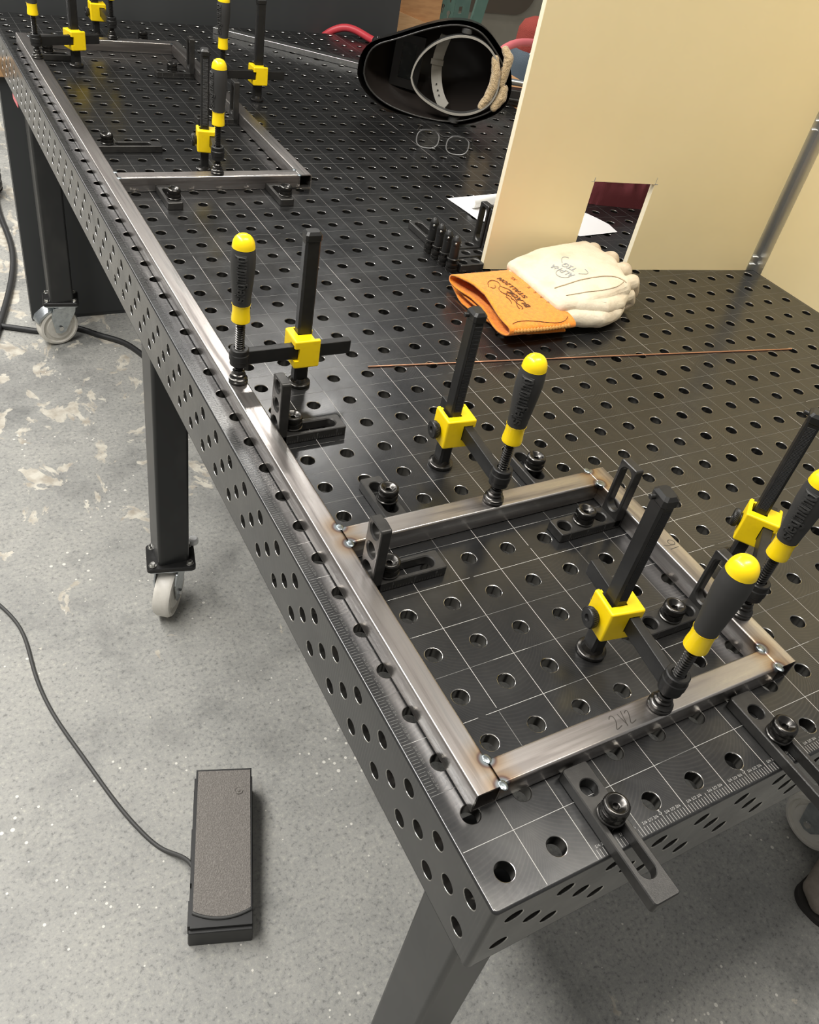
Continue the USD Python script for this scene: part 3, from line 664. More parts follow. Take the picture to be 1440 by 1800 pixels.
angle_stop((2.03, 13.0, 0), math.pi, 'angle stop with three holes upright, inside the corner of rail and middle tube', False, up3)
ups = angle_stop((14.98, 13.0, 0), 0.0, 'angle stop with slotted upright in the far right corner of the near rectangle', True)
angle_stop((14.98, 7.0, 0), 0.0, 'angle stop with slotted upright half hidden behind the nearest clamp handle', True, ups)
angle_stop((14.98, 77.05, 0), 0.0, 'angle stop with slotted upright nearest the far end of the table', True, ups)
angle_stop((14.98, 65.0, 0), 0.0, 'angle stop with slotted upright just behind the handle of the far rectangle clamp', True, ups)
lf = flat_stop(4.85, True, (4.95, 2.95, 0), -math.pi / 2, 'long slotted flat stop overhanging the near table edge, centre of the picture')
flat_stop(4.85, True, (12.97, 2.95, 0), -math.pi / 2, 'long slotted flat stop overhanging the near table edge at the right picture edge', lf)
flat_stop(4.85, True, (2.05, 58.9, 0), 0.0, 'long slotted flat stop lying against the rail inside the far rectangle', lf)
sf = flat_stop(3.0, False, (4.93, 15.55, 0), math.pi / 2, 'short slotted flat stop behind the middle tube, left one')
flat_stop(3.0, False, (2.05, 80.9, 0), 0.0, 'short slotted flat stop farthest up the rail, beside the leftmost clamp spindle', sf)
flat_stop(3.0, False, (12.85, 15.55, 0), math.pi / 2, 'short slotted flat stop behind the middle tube, right one by the clamp handle', sf)
flat_stop(3.0, False, (4.93, 51.25, 0), -math.pi / 2, 'short slotted flat stop in front of the far rectangle, left one', sf)
flat_stop(3.0, False, (12.9, 51.25, 0), -math.pi / 2, 'short slotted flat stop in front of the far rectangle, right one at its corner', sf)
flat_stop(3.0, False, (13.0, 85.05, 0), math.pi / 2, 'short slotted flat stop behind the farthest cross tube', sf)
b0 = bolt((5, 1), .5, 'knurled bolt on the flat stop overhanging the table edge in mid picture')
for h, lb in (((13, 1), 'knurled bolt on the flat stop at the right picture edge'), ((5, 17), 'knurled bolt behind the middle tube, left one'), ((13, 17), 'knurled bolt behind the middle tube, right one beside the clamp spindle'),
              ((13, 13), 'knurled bolt in the far right corner of the near rectangle'), ((13, 7), 'knurled bolt between the nearest clamp post and its handle'), ((3, 23), 'knurled bolt on the angle stop below the lone mid-table clamp'),
              ((3, 13), 'knurled bolt half hidden by the three-hole upright in the rail corner'), ((3, 59), 'knurled bolt on the flat stop lying inside the far rectangle'), ((5, 49), 'knurled bolt in front of the far rectangle, left one'),
              ((13, 49), 'knurled bolt in front of the far rectangle, right one at its corner'), ((13, 77), 'knurled bolt on the angle stop nearest the far end'), ((13, 65), 'knurled bolt behind the far rectangle clamp handle'),
              ((3, 81), 'knurled bolt beside the leftmost clamp spindle'), ((13, 87), 'knurled bolt standing alone behind the farthest cross tube')):
    bolt(h, .5, lb, b0)
# spare pins standing upside down in a row by the screen
def spare(x, y, label, first=None):
    if first: return dup(first, (x, y, 0), 0.0, label)
    t = thing('spare_bolt', label, 'bolt', (x, y, 0), 0.0, 'spare bolts standing head down in a row')
    part(t, 'knurled_head', [cyl(.40, 0, .06, 32, .03), knurl(.43, .05, .27, 64, 5), lathe([(.42, .27), (.38, .29), (.38, .34), (.42, .36)], 32), knurl(.43, .36, .58, 64, 5), lathe([(.41, .58), (.40, .62), (.30, .64), (.30, .82)], 32)], 'burnished_black', smooth=40)
    part(t, 'collar', lathe([(.28, .80), (.40, .82), (.43, .85), (.43, .92), (.39, .95), (.30, .95)], 32), 'burnished_black')
    part(t, 'shank', lathe([(.30, .94), (.305, .98), (.305, 1.72), (.29, 1.74), (.305, 1.76), (.305, 2.12), (.28, 2.2), (.18, 2.38), (.10, 2.44), (0, 2.45)], 28), 'black_oxide', smooth=40)
    for k in range(3):
        a = -2.2 + k * 2.09; part(t, 'locking_ball', T(trimesh.creation.icosphere(2, .085), .275 * math.cos(a), .275 * math.sin(a), 2.0), 'bolt_bright', smooth=True)
    return t
s0 = spare(20.25, 37.3, 'spare bolt standing head down, nearest of the row by the glove')
spare(20.18, 38.2, 'spare bolt standing head down, second from the glove', s0)
spare(20.15, 39.15, 'spare bolt standing head down, third from the glove', s0)
spare(20.15, 40.1, 'spare bolt standing head down, farthest of the row from the glove', s0)
angle_stop((24.2, 39.85, 0), 0.0, 'spare angle stop with tall slotted upright beside the cream screen edge', True, ups)
angle_stop((24.2, 38.65, 0), 0.0, 'spare angle stop half hidden behind the cream screen edge', True, ups)
fp = thing('perforated_flat_stop', 'short flat stop with two holes between the spare bolts and the glove cuff', 'stop', (20.75, 37.42, 0))
part(fp, 'bar', slab(rrect(0, 1.9, -.5, .5, .1, 5), [circle(.45, 0, .315), circle(1.45, 0, .315)], 0, .5, .035, .05), 'worn_oxide')
flat_stop(3.0, False, (21.0, 41.0, 0), math.pi / 2, 'spare slotted flat stop lying beyond the row of spare bolts', sf)

# ================================================================== cream screen standing on the table
PA, PB = np.array([22.73, 37.14]), np.array([46.21, 33.55])
scr = thing('board_screen', 'tall cream plastic board screen with a cut-out, standing on the table at right', 'screen', (PA[0], PA[1], 0), math.atan2(*(PB - PA)[::-1]))
PW, PH, PT = 23.7, 34.0, .48
pl = Polygon([(0, 0), (6.75, 0), (6.75, 6.28), (11.62, 6.28), (11.62, 0), (PW, 0), (PW, PH), (0, PH)])
m = trimesh.creation.extrude_polygon(pl, PT, engine='earcut'); v = np.array(m.vertices)
m = trimesh.Trimesh(np.c_[v[:, 0], PT - v[:, 2], v[:, 1]], m.faces, process=False); m.fix_normals()
part(scr, 'front_board', m, 'cream_board', smooth=False)
part(scr, 'board_edge', [box(-.012, 0, .02, PT - .02, 0, PH), box(6.75, 6.76, .02, PT - .02, 0, 6.27), box(11.61, 11.62, .02, PT - .02, 0, 6.27), box(6.76, 11.61, .02, PT - .02, 6.27, 6.28)], 'cream_board_edge', smooth=False, label='edges with the glow of light put into a paler colour')
ea = math.radians(8.7 - 90)                                   # the second board turns towards the viewer
ed = np.array([math.cos(ea), math.sin(ea)]); en = np.array([-ed[1], ed[0]])
def edge_board(u0, u1, w0, w1, z0, z1):
    m = box(u0, u1, w0, w1, z0, z1); v = np.array(m.vertices); q = np.array([PW, 0]) + v[:, :1] * ed + v[:, 1:2] * en
    return trimesh.Trimesh(np.c_[q, v[:, 2]], m.faces, process=False)
part(scr, 'side_board', edge_board(.1, 24, 0.02, PT, 0, PH), 'cream_board', smooth=False)
part(scr, 'corner_angle', [box(PW - .78, PW, -.06, 0, .02, PH - 2), edge_board(0, .80, -.04, .02, .02, PH - 2)], 'aluminium', smooth=False)
for z in (.55, 1.15, 10.6, 11.2, 20, 26):
    w = tube(spline([(PW - .75, -.10, z), (PW - .5, -.16, z + .05), (PW - .2, -.1, z - .03)], 10), .05, 7)
    part(scr, 'cable_tie', w, 'white_plastic', smooth=True)
for q in ([box(6.70, 6.75, -.004, 0, 6.28, 6.55), box(6.5, 6.75, -.004, 0, 6.26, 6.29), box(11.62, 11.65, -.004, 0, 6.2, 6.75), box(11.6, 11.85, -.004, 0, 6.26, 6.29)]):
    part(scr, 'pencil_mark', q, 'stamp_grey', smooth=False)

# ================================================================== things lying behind and beside the screen
def sheet(pts, z=.012, bow=0.0, th=.008):
    p = Polygon(pts); v, f = trimesh.creation.triangulate_polygon(p, engine='earcut')
    n = np.cross(v[f[:, 1]] - v[f[:, 0]], v[f[:, 2]] - v[f[:, 0]]); f = np.where((n > 0)[:, None], f, f[:, ::-1])
    m = trimesh.Trimesh(z3(v, z), f, process=True)
    for _ in range(4): m = m.subdivide()
    q = np.array(m.vertices); c = q[:, :2].mean(0)
    if bow: q[:, 2] += bow * (meshkit.noise(np.c_[q[:, :2] * .35, np.zeros(len(q))], 3))
    lo = q.copy(); lo[:, 2] -= th
    return trimesh.util.concatenate([trimesh.Trimesh(q, m.faces, process=False), trimesh.Trimesh(lo, np.array(m.faces)[:, ::-1], process=False)])
pp = thing('paper_sheet', 'white printed paper sheet lying under the marker, passing behind the screen', 'paper', (26.5, 48.6, 0))
part(pp, 'sheet', sheet([(0, 0), (5.4, .55), (7.5, -1.5), (6.2, -4.6), (3.9, -5.6), (.4, -4.25)], .03, .10), 'paper', smooth=True)
part(pp, 'print', [T(box(2 + .3 * k, 3.3 + .3 * k, -1.2 - .35 * k, -1.12 - .35 * k, .115, .118)) for k in range(3)], 'print_grey', smooth=False)
p2 = thing('paper_sheet', 'white paper corner showing through the screen cut-out', 'paper', (34.2, 40.9, 0))
part(p2, 'sheet', sheet([(0, 0), (4.05, .28), (4.2, 1.6), (3.5, 3.7), (2.4, 5.0), (-.4, 4.2), (-1.6, 1.6)], .03, .12), 'paper', smooth=True)
mk = thing('paint_marker', 'white capped marker lying on the white paper', 'marker', (27.5, 46.45, .10), math.radians(14))
part(mk, 'barrel', T(R(lathe([(0, 1.2), (.34, 1.2), (.36, 1.3), (.36, 5.6), (.3, 5.75), (0, 5.75)], 28), math.pi / 2, (0, 1, 0)), 0, 0, .36), 'white_plastic')
part(mk, 'cap', T(R(lathe([(0, -.05), (.20, -.05), (.30, 0), (.33, .1), (.345, 1.2), (0, 1.2)], 28), math.pi / 2, (0, 1, 0)), 0, 0, .36), 'white_plastic')
# crumpled maroon garment seen through the cut-out
cl = thing('maroon_garment', 'crumpled dark maroon cloth seen through the screen cut-out', 'cloth', (43.2, 49.0, 0), -.3)
def crumple(lx, ly, hz, n=70, seed=5):
    a, b = np.meshgrid(np.linspace(-1, 1, n), np.linspace(-1, 1, n), indexing='ij'); rr = np.clip(1 - (np.abs(a) ** 3 + np.abs(b) ** 3), 0, 1) ** .5
    P = np.stack([a * 2.2, b * 2.2, np.zeros_like(a)], -1); f1 = meshkit.fbm(P, 4, seed); f2 = 1 - np.abs(2 * meshkit.fbm(P * [1.2, .8, 1] + 7 + f1[..., None], 3, seed + 3) - 1)
    z = rr * hz * (.35 + .5 * f1 + .75 * (f2 - .5)); z = np.maximum(z, .03 * rr)
    v = np.stack([a * lx * (1 + .1 * f1), b * ly, z], -1).reshape(-1, 3); i = np.arange(n * n).reshape(n, n)
    f = np.vstack([np.c_[i[:-1, :-1].ravel(), i[1:, :-1].ravel(), i[1:, 1:].ravel()], np.c_[i[:-1, :-1].ravel(), i[1:, 1:].ravel(), i[:-1, 1:].ravel()]])
    return trimesh.Trimesh(v, f, process=False)
part(cl, 'cloth', crumple(4.6, 3.4, 3.6), 'maroon_cloth', smooth=True)

# ------------------------------------------------------------------ welding gloves, one stacked on the other
def hull_chain(pts, rs, seg=14):
    s = [manifold3d.Manifold.sphere(float(r), seg).translate(tuple(map(float, p))) for p, r in zip(pts, rs)]
    return [manifold3d.Manifold.batch_hull([s[i], s[i + 1]]) for i in range(len(s) - 1)]
def soft(parts, edge, it=12, noise=.05, sc=1.4, seed=0):
    m = manifold3d.Manifold.batch_boolean(parts, manifold3d.OpType.Add).refine_to_length(edge)
    t = as_tm(m); t = trimesh.Trimesh(t.vertices, t.faces, process=True); trimesh.smoothing.filter_taubin(t, iterations=it)
    v = np.array(t.vertices); n = np.array(t.vertex_normals); t.vertices = v + n * (noise * (meshkit.fbm(v * sc, 4, seed) - .5) * 2)[:, None]
    return t
def glove_hand(dx, dy, z0, flat, seed):
    P = lambda x, y, z: (x + dx, y + dy, z0 + z * flat)
    sph = lambda p, r: manifold3d.Manifold.sphere(r, 16).translate(p)
    palm = manifold3d.Manifold.batch_hull([sph(P(22.9, 28.9, .55), .42), sph(P(22.9, 34.3, .55), .42), sph(P(25.0, 28.9, .7), .5), sph(P(25.4, 34.9, .8), .55), sph(P(28.6, 29.9, .75), .62), sph(P(29.2, 35.0, .95), .66), sph(P(29.6, 32.6, .95), .62), sph(P(26.8, 32.4, 1.15), .55)])
    parts = [palm]
    for (y0, x1, y1, r) in ((30.1, 30.2, 30.5, .56), (31.6, 30.75, 32.1, .62), (33.2, 30.95, 33.75, .62), (34.7, 30.55, 35.3, .56)):
        parts += hull_chain([P(28.6, y0, .85), P(x1 - .35, (y0 + y1) / 2 + .1, .85), P(x1, y1, .15), P(x1 - .5, y1 - .1, -.15)], [r, r, r * .97, r * .85])
    parts += hull_chain([P(24.0, 28.9, .55), P(26.0, 28.45, .45), P(27.6, 28.9, .35), P(28.6, 29.6, .3)], [.55, .56, .52, .45])
    return soft(parts, .16, 14, .07, 1.1, seed)
def cuff(x0, x1, ya, yb, z0, h, th, seed, skew=0.0):
    n, k = 72, 26; a = np.arange(n) * 2 * math.pi / n; loops_o, loops_i = [], []
    for i, t in enumerate(np.linspace(0, 1, k)):
        x = x0 + (x1 - x0) * t; hw = (yb - ya) / 2; hh = h * (1 - .25 * t) / 2
        c, s = np.cos(a), np.sin(a); e = .42
        y = hw * np.sign(c) * np.abs(c) ** e; z = hh * np.sign(s) * np.abs(s) ** .75
        wave = .10 * np.sin(y * 1.1 + seed) * (1 - t) + .10 * (meshkit.noise(np.c_[y * .7, np.full(n, x * .7), s], seed) - .5)
        yc = (ya + yb) / 2 + skew * (1 - t)
        for L, d in ((loops_o, 0), (loops_i, th)):
            L.append(np.c_[x + .18 * np.sin(y * .9 + seed) * (1 - t), yc + y * (1 - d / hw), z0 + hh + z * max(1 - d / hh, .15) + wave])
    ms = [strip(p, q) for p, q in zip(loops_o, loops_o[1:])] + [strip(q, p) for p, q in zip(loops_i, loops_i[1:])] + [strip(loops_i[0], loops_o[0])]
    m = trimesh.util.concatenate(ms); m.merge_vertices(); v = np.array(m.vertices); nn = np.array(m.vertex_normals)
    m.vertices = v + nn * (.03 * (meshkit.fbm(v * 3, 4, seed) - .5))[:, None]; m.invert()
    return m
from scipy.ndimage import maximum_filter, gaussian_filter
from scipy.interpolate import RegularGridInterpolator
def heights(ms, cell=.07):
    """The height of the upper side of the meshes over (x, y)."""
    tri = np.vstack([np.array(as_tm(m).triangles) for m in ms]); k = 6
    w = np.array([(i, j, k - i - j) for i in range(k + 1) for j in range(k + 1 - i)], float) / k
    P = np.einsum('sk,tkc->tsc', w, tri).reshape(-1, 3); lo = P[:, :2].min(0) - .3; n = np.ceil((P[:, :2].max(0) + .3 - lo) / cell).astype(int) + 1
    g = np.full(n, -9.0); ij = np.round((P[:, :2] - lo) / cell).astype(int); np.maximum.at(g, (ij[:, 0], ij[:, 1]), P[:, 2])
    f = maximum_filter(g, 3); g = np.where(g < -5, f, g); low = g[g > -5].min(); g = np.where(g < -5, low, g); g = np.maximum(gaussian_filter(g, 1.0), g - .02)
    it = RegularGridInterpolator((lo[0] + cell * np.arange(n[0]), lo[1] + cell * np.arange(n[1])), g, bounds_error=False, fill_value=low)
    return lambda x, y: it(np.c_[x, y])
def drape(m, hf, lift=.035, flat=.008):
    v = np.array(m.vertices); z = hf(v[:, 0], v[:, 1]); z = np.where(np.isnan(z), np.nanmean(z), z)
    zz = v[:, 2] - v[:, 2].min(); zz = zz / max(zz.max(), 1e-6) * flat
    return trimesh.Trimesh(np.c_[v[:, :2], z + lift + zz], m.faces, process=False)
def draped_line(pts, hf, r=.02, n=40, smooth_=True):
    p = spline(np.c_[np.array(pts), np.zeros(len(pts))], n) if smooth_ and len(pts) > 2 else np.c_[np.vstack([np.linspace(a, b, 8) for a, b in zip(pts[:-1], pts[1:])]), np.zeros(8 * (len(pts) - 1))]
    keep = np.r_[True, np.linalg.norm(np.diff(p[:, :2], axis=0), axis=1) > 1e-4]; p = p[keep]
    z = hf(p[:, 0], p[:, 1]); z = np.where(np.isnan(z), np.nanmean(z), z); p[:, 2] = z + r * .4 + .02
    return tube(p, r, 6)
def seat(m, z=.015):
    m.vertices = np.array(m.vertices) + [0, 0, z - np.array(m.vertices)[:, 2].min()]; return m
# the lower glove
G2 = thing('welding_glove', 'white and orange leather glove lying underneath the other glove', 'glove', (25, 31.5, 0)); OFF[G2] = np.array([25, 31.5, 0])
part(G2, 'hand', seat(glove_hand(-.35, -.35, .0, .62, 11)), 'goatskin', smooth=True)
part(G2, 'cuff', seat(cuff(18.7, 23.2, 28.1, 34.9, .03, .62, .12, 4, .25)), 'suede', smooth=True)
# the upper glove
G1 = thing('welding_glove', 'white leather glove with orange suede cuff, on top of the other glove', 'glove', (25, 31.5, 0)); OFF[G1] = np.array([25, 31.5, 0])
hand1, cuff1 = glove_hand(.15, .1, .95, 1.0, 2), cuff(18.35, 23.25, 27.45, 34.55, .74, .98, .13, 1, -.15)
part(G1, 'hand', hand1, 'goatskin', smooth=True)
part(G1, 'cuff', cuff1, 'suede', smooth=True)
hh, hc = heights([hand1]), heights([cuff1])
part(G1, 'cuff_edge', tube(spline([(18.5, 27.42, 1.25), (19.8, 27.38, 1.2), (21.2, 27.42, 1.15), (22.8, 27.5, 1.12)], 60), .13 + .035 * np.sin(np.arange(60) * 1.9), 8), 'suede_edge', smooth=True, label='frayed pale suede edge')
part(G1, 'cuff_edge', tube(spline([(23.25, 27.9, 1.28), (23.3, 29.5, 1.5), (23.3, 31.5, 1.56), (23.3, 33.2, 1.5), (23.25, 34.3, 1.3)], 60), .07, 8), 'goatskin', smooth=True, label='white welt between cuff and hand')
part(G1, 'seam', [draped_line([(23.4, 30.4), (25.2, 30.5), (27.0, 30.6), (28.3, 30.4), (28.75, 29.8)], hh, .035), draped_line([(23.6, 29.4), (25.5, 29.3), (27.3, 29.4), (28.6, 29.9)], hh, .025)], 'seam_thread', smooth=True)
rd = np.array([-.16, 1.0]) / math.hypot(.16, 1); ud = np.array([-rd[1], rd[0]])          # reading direction and up on the cuff
def cuff_text(s, h, o, bold=True):
    return drape(placed_text(s, h, (*o, 0), (*rd, 0), (*ud, 0), .01, bold), hc)
part(G1, 'cuff_stamp', [cuff_text('BLACK', .42, (21.0, 29.3)), cuff_text('STALLION', .38, (21.5, 30.35)), cuff_text('XL', .30, (22.15, 32.55), False), cuff_text('S', .2, (22.5, 31.5), False), cuff_text('E', .2, (22.55, 30.9), False), cuff_text('J', .2, (22.65, 29.6), False), cuff_text('A', .2, (22.6, 30.25), False)], 'stamp_black', smooth=False)
part(G1, 'cuff_emblem', [draped_line(l, hc, .02) for l in ([(19.35, 31.7), (19.5, 32.05), (19.85, 32.45), (20.2, 32.55), (20.42, 32.3), (20.3, 31.85), (20.05, 31.6), (19.9, 31.25)], [(19.4, 31.7), (19.55, 31.55), (19.75, 31.6), (19.9, 31.85)], [(20.3, 31.8), (20.45, 31.55), (20.68, 31.3), (20.62, 30.8), (20.45, 30.4), (20.35, 29.95)],
                                          [(19.9, 31.25), (19.95, 30.85), (20.15, 30.6), (20.1, 30.2)], [(20.65, 31.3), (20.45, 30.95), (20.2, 30.9), (20.0, 30.6)], [(20.1, 30.3), (20.2, 29.9), (20.05, 29.5), (20.0, 29.15)], [(20.35, 29.95), (20.2, 29.7), (20.3, 29.4), (20.15, 29.1)], [(19.85, 30.5), (19.9, 30.1), (19.8, 29.75)])], 'stamp_black', smooth=False)
hd = np.array([-.25, 1.0]) / math.hypot(.25, 1); hu = np.array([-hd[1], hd[0]])
def hand_text(s, h, o):
    return drape(placed_text(s, h, (*o, 0), (*hd, 0), (*hu, 0), .01, True), hh, .015)
tri = [(26.35, 33.3), (24.3, 31.4), (26.35, 31.35)]
part(G1, 'hand_stamp', [hand_text('ALPHA', .40, (25.45, 31.1)), hand_text('TIG', .44, (26.05, 31.6)), draped_line([(25.0, 32.1), (24.45, 31.5), (24.6, 31.2), (25.15, 31.2)], hh, .018), draped_line([(25.6, 32.75), (26.2, 33.3), (26.35, 33.1)], hh, .018), draped_line([(25.75, 31.15), (26.5, 31.15), (26.5, 31.5)], hh, .018)], 'stamp_grey', smooth=False)
part(G1, 'stitching', [draped_line([(22.9, 28.0), (22.6, 27.75), (20.5, 27.75), (18.6, 27.75)], hc, .018)], 'stamp_black', smooth=True)

# ------------------------------------------------------------------ welding helmet lying on its side, its open back to the viewer
hu2, hw2 = np.array([.84458, -.53542]), np.array([.53542, .84458])     # across and away, seen from the working side
hel = thing('welding_helmet', 'black welding helmet lying on its side with its headgear towards the viewer', 'helmet', (35.2, 66.3, 0), math.atan2(hu2[1], hu2[0]))
RIM = np.array([(-7.18, 2.85), (-7.17, 3.93), (-6.69, 5.13), (-4.98, 6.15), (-2.78, 7.21), (-0.84, 8.03), (1.17, 8.45), (2.81, 8.2), (4.26, 7.17), (5.42, 5.95), (5.91, 4.83), (6.06, 3.36), (5.55, 2.25), (4.13, 1.2), (2.07, 0.38), (-0.12, 0.12), (-2.95, 0.31), (-5.15, 0.87), (-6.49, 1.74)])
rim2 = spline(np.vstack([np.c_[RIM, np.zeros(len(RIM))], [*RIM[0], 0]]), 73)[:-1, :2]
rim2[:, 1] = np.maximum(rim2[:, 1], .14)
def shell(off):
    c = np.array([-.6, 4.1]); rows = []
    for t in np.linspace(0, 1, 16):
        s = (1 - t ** 2.6) ** (1 / 2.2) if t < 1 else 0.0
        dep = 6.6 * t + off * t
        p = c + (rim2 - c) * (1 + (off - .0) * .16 * (1 if t < 1 else 0)) * (s * (1 - .08 * t) + .0)
        p[:, 1] = np.maximum(p[:, 1], .06 if off > 0 else .18)
        rows.append(np.c_[p[:, 0], np.full(len(p), dep), p[:, 1]])
    return rows
ro, ri = shell(.6), shell(0.0)
for k in range(len(ro)):
    ro[k][:, 1] += .10 if k else 0
part(hel, 'shell', [strip(q, p) for p, q in zip(ro, ro[1:])], 'helmet_black', smooth=True)
part(hel, 'shell_lining', [strip(p, q) for p, q in zip(ri, ri[1:])], 'helmet_inside', smooth=True)
rp = np.c_[rim2[:, 0], np.full(len(rim2), -.03), rim2[:, 1]]
part(hel, 'rim', tube(np.vstack([rp, rp[:1]]), .085, 8, False), 'helmet_rim', smooth=True)
def prism_uv(poly, w0, w1):
    e = trimesh.creation.extrude_polygon(poly, w1 - w0, engine='earcut'); v = np.array(e.vertices); m = trimesh.Trimesh(np.c_[v[:, 0], w0 + v[:, 2], v[:, 1]], e.faces, process=False); m.fix_normals(); return m
fr = Polygon([(-5.0, 1.55), (-2.2, 1.35), (-2.0, 6.1), (-4.8, 6.15)], [[(-4.2, 2.3), (-2.8, 2.2), (-2.7, 5.4), (-4.1, 5.45)]])
part(hel, 'lens_frame', prism_uv(fr, 3.7, 4.3), 'helmet_black', smooth=False)
part(hel, 'lens', prism_uv(Polygon([(-4.25, 2.25), (-2.75, 2.15), (-2.65, 5.45), (-4.15, 5.5)]), 4.0, 4.1), 'helmet_lens', smooth=False)
RING = np.array([(-2.71, 3.45), (-2.5, 4.7), (-1.4, 6.3), (0.4, 7.4), (2.4, 7.65), (4.1, 6.95), (5.25, 5.2), (5.1, 2.9), (4.0, 1.75), (1.93, 1.1), (-0.41, 1.5), (-2.0, 2.35)])
ring = spline(np.vstack([np.c_[RING, np.zeros(12)], [*RING[0], 0]]), 97)[:-1, :2]
def band(c2, w0, w1, th):
    c = c2.mean(0); n_ = (c2 - c) / np.linalg.norm(c2 - c, axis=1, keepdims=True)
    L = [np.c_[p[:, 0], np.full(len(p), w), p[:, 1]] for p, w in ((c2, w0), (c2 + n_ * th, w0), (c2 + n_ * th, w1), (c2, w1))]
    return [strip(a, b) for a, b in zip(L, L[1:] + L[:1])]
hg = holder(hel, 'headgear')
part(hg, 'headband', band(ring, -.25, .75, .09), 'headgear_grey', smooth=40)
part(hg, 'headband', band(ring * .985 + ring.mean(0) * .015, -.42, -.18, .16), 'strap_grey', smooth=40, label='pale edge of the headband')
def strap(pts, w, th=.06, flat=(0, 1, 0)):
    p = spline(pts, 26); t = np.gradient(p, axis=0); t /= np.linalg.norm(t, axis=1, keepdims=True)
    s = np.cross(t, np.array(flat, float)); s /= np.linalg.norm(s, axis=1, keepdims=True); n_ = np.cross(s, t)
    L = [p + s * w / 2, p + s * w / 2 + n_ * th, p - s * w / 2 + n_ * th, p - s * w / 2]; ms = []
    for a, b in zip(L, L[1:] + L[:1]):
        m_ = len(a); i = np.arange(m_ - 1); ms.append(trimesh.Trimesh(np.vstack([a, b]), np.vstack([np.c_[i, i + 1, i + 1 + m_], np.c_[i, i + 1 + m_, i + m_]]), process=False))
    m = trimesh.util.concatenate(ms); return m
part(hg, 'crown_strap', strap([(-.2, .9, 7.2), (-.45, 2.2, 5.9), (-.6, 2.7, 4.4), (-.35, 2.4, 2.9), (.9, .9, 1.2)], 1.0), 'strap_grey', smooth=40)
part(hg, 'strap_buckle', [strap([(-.62, 2.5, 4.75), (-.62, 2.55, 4.5), (-.62, 2.55, 4.3)], 1.2, .1)], 'strap_grey', smooth=40)
part(hg, 'strap_hole', [T(R(cyl(.075, -.02, .02, 10), math.pi / 2, (1, 0, 0)), x, y, z) for x, y, z in ((-.33, 2.18, 2.75), (-.1, 1.9, 2.3), (.1, 1.6, 1.95))], 'dark_hole')
for q in (T(cyl(.55, -.3, .3, 24, .08), 1.9, .4, .45), T(cyl(.5, -.3, .2, 24, .08), 1.6, .4, 8.1)):
    part(hg, 'pivot_knob', q, 'headgear_grey')
def fleece(pts, rs, seed):
    m = soft(hull_chain(pts, rs, 14), .13, 8, .0, 1, seed); v = np.array(m.vertices); n_ = np.array(m.vertex_normals)
    m.vertices = v + n_ * (.10 * (meshkit.fbm(v * 5, 3, seed) - .5) + .05 * (meshkit.noise(v * 14, seed + 9) - .5))[:, None]; return m
part(hg, 'brow_pad', fleece([(4.62, -.1, 6.35), (4.95, -.25, 5.2), (4.95, -.25, 4.1), (4.65, -.2, 3.0), (4.25, -.1, 2.2)], [.36, .44, .44, .42, .36], 1), 'fleece', smooth=True, label='tan fleece sweat pad')
part(hg, 'brow_pad', fleece([(5.35, .25, 7.2), (5.85, .1, 6.6), (5.75, .1, 5.4), (5.7, .1, 4.4)], [.34, .44, .42, .36], 5), 'fleece', smooth=True, label='tan fleece sweat pad')
part(hg, 'brow_pad', fleece([(6.0, .1, 4.0), (5.95, .0, 3.2), (5.45, .0, 2.3)], [.42, .50, .40], 8), 'fleece', smooth=True, label='tan fleece sweat pad')

# ------------------------------------------------------------------ spectacles
gl = thing('spectacles', 'clear spectacles with thin dark frame lying in front of the helmet', 'glasses', (29.55, 59.75, 0))
gu = np.array([.80, -.60]); gw = np.array([.60, .80])        # along the front, and back towards the temples
def lens_loop(cx, n=40):
    a = np.arange(n) * 2 * math.pi / n; c, s = np.cos(a), np.sin(a)
    x = .98 * np.sign(c) * np.abs(c) ** .75; z = .72 * np.sign(s) * np.abs(s) ** .75 + .08 * x
    return np.c_[cx + x, z]
def wear(c2, z0=.80, back=0.0):
    """front plane, leaning back a little: u along gu, height, lean along gw"""
    u, h = c2[:, 0], c2[:, 1] + z0
    return np.c_[u[:, None] * gu + (back + h[:, None] * .22) * gw, h]
for k, cx in enumerate((1.05, 3.75)):
    lp = wear(lens_loop(cx)); part(gl, 'lens_rim', tube(np.vstack([lp, lp[:1]]), .055, 7, False), 'clear_plastic', smooth=True)
    v, f = trimesh.creation.triangulate_polygon(Polygon(lens_loop(cx)), engine='earcut'); part(gl, 'lens', trimesh.Trimesh(wear(v), f, process=False), 'spectacle_lens', smooth=False)
br = wear(np.array([(.15, .52), (1.0, .74), (1.9, .62), (2.4, .45), (2.9, .56), (3.7, .76), (4.7, .60), (4.95, .52)])); part(gl, 'brow_bar', tube(spline(br, 40), .06, 8), 'helmet_black', smooth=True)
for u0 in (.05, 4.85):
    h0 = wear(np.array([(u0, .5)]))[0]
    tp = [h0, h0 + np.r_[gw * .5, .02], h0 + np.r_[gw * 2.6, -.45], h0 + np.r_[gw * 4.2, -1.1]]
    part(gl, 'temple', tube(spline(tp, 20), np.linspace(.09, .055, 20), 8), 'helmet_black', smooth=True)

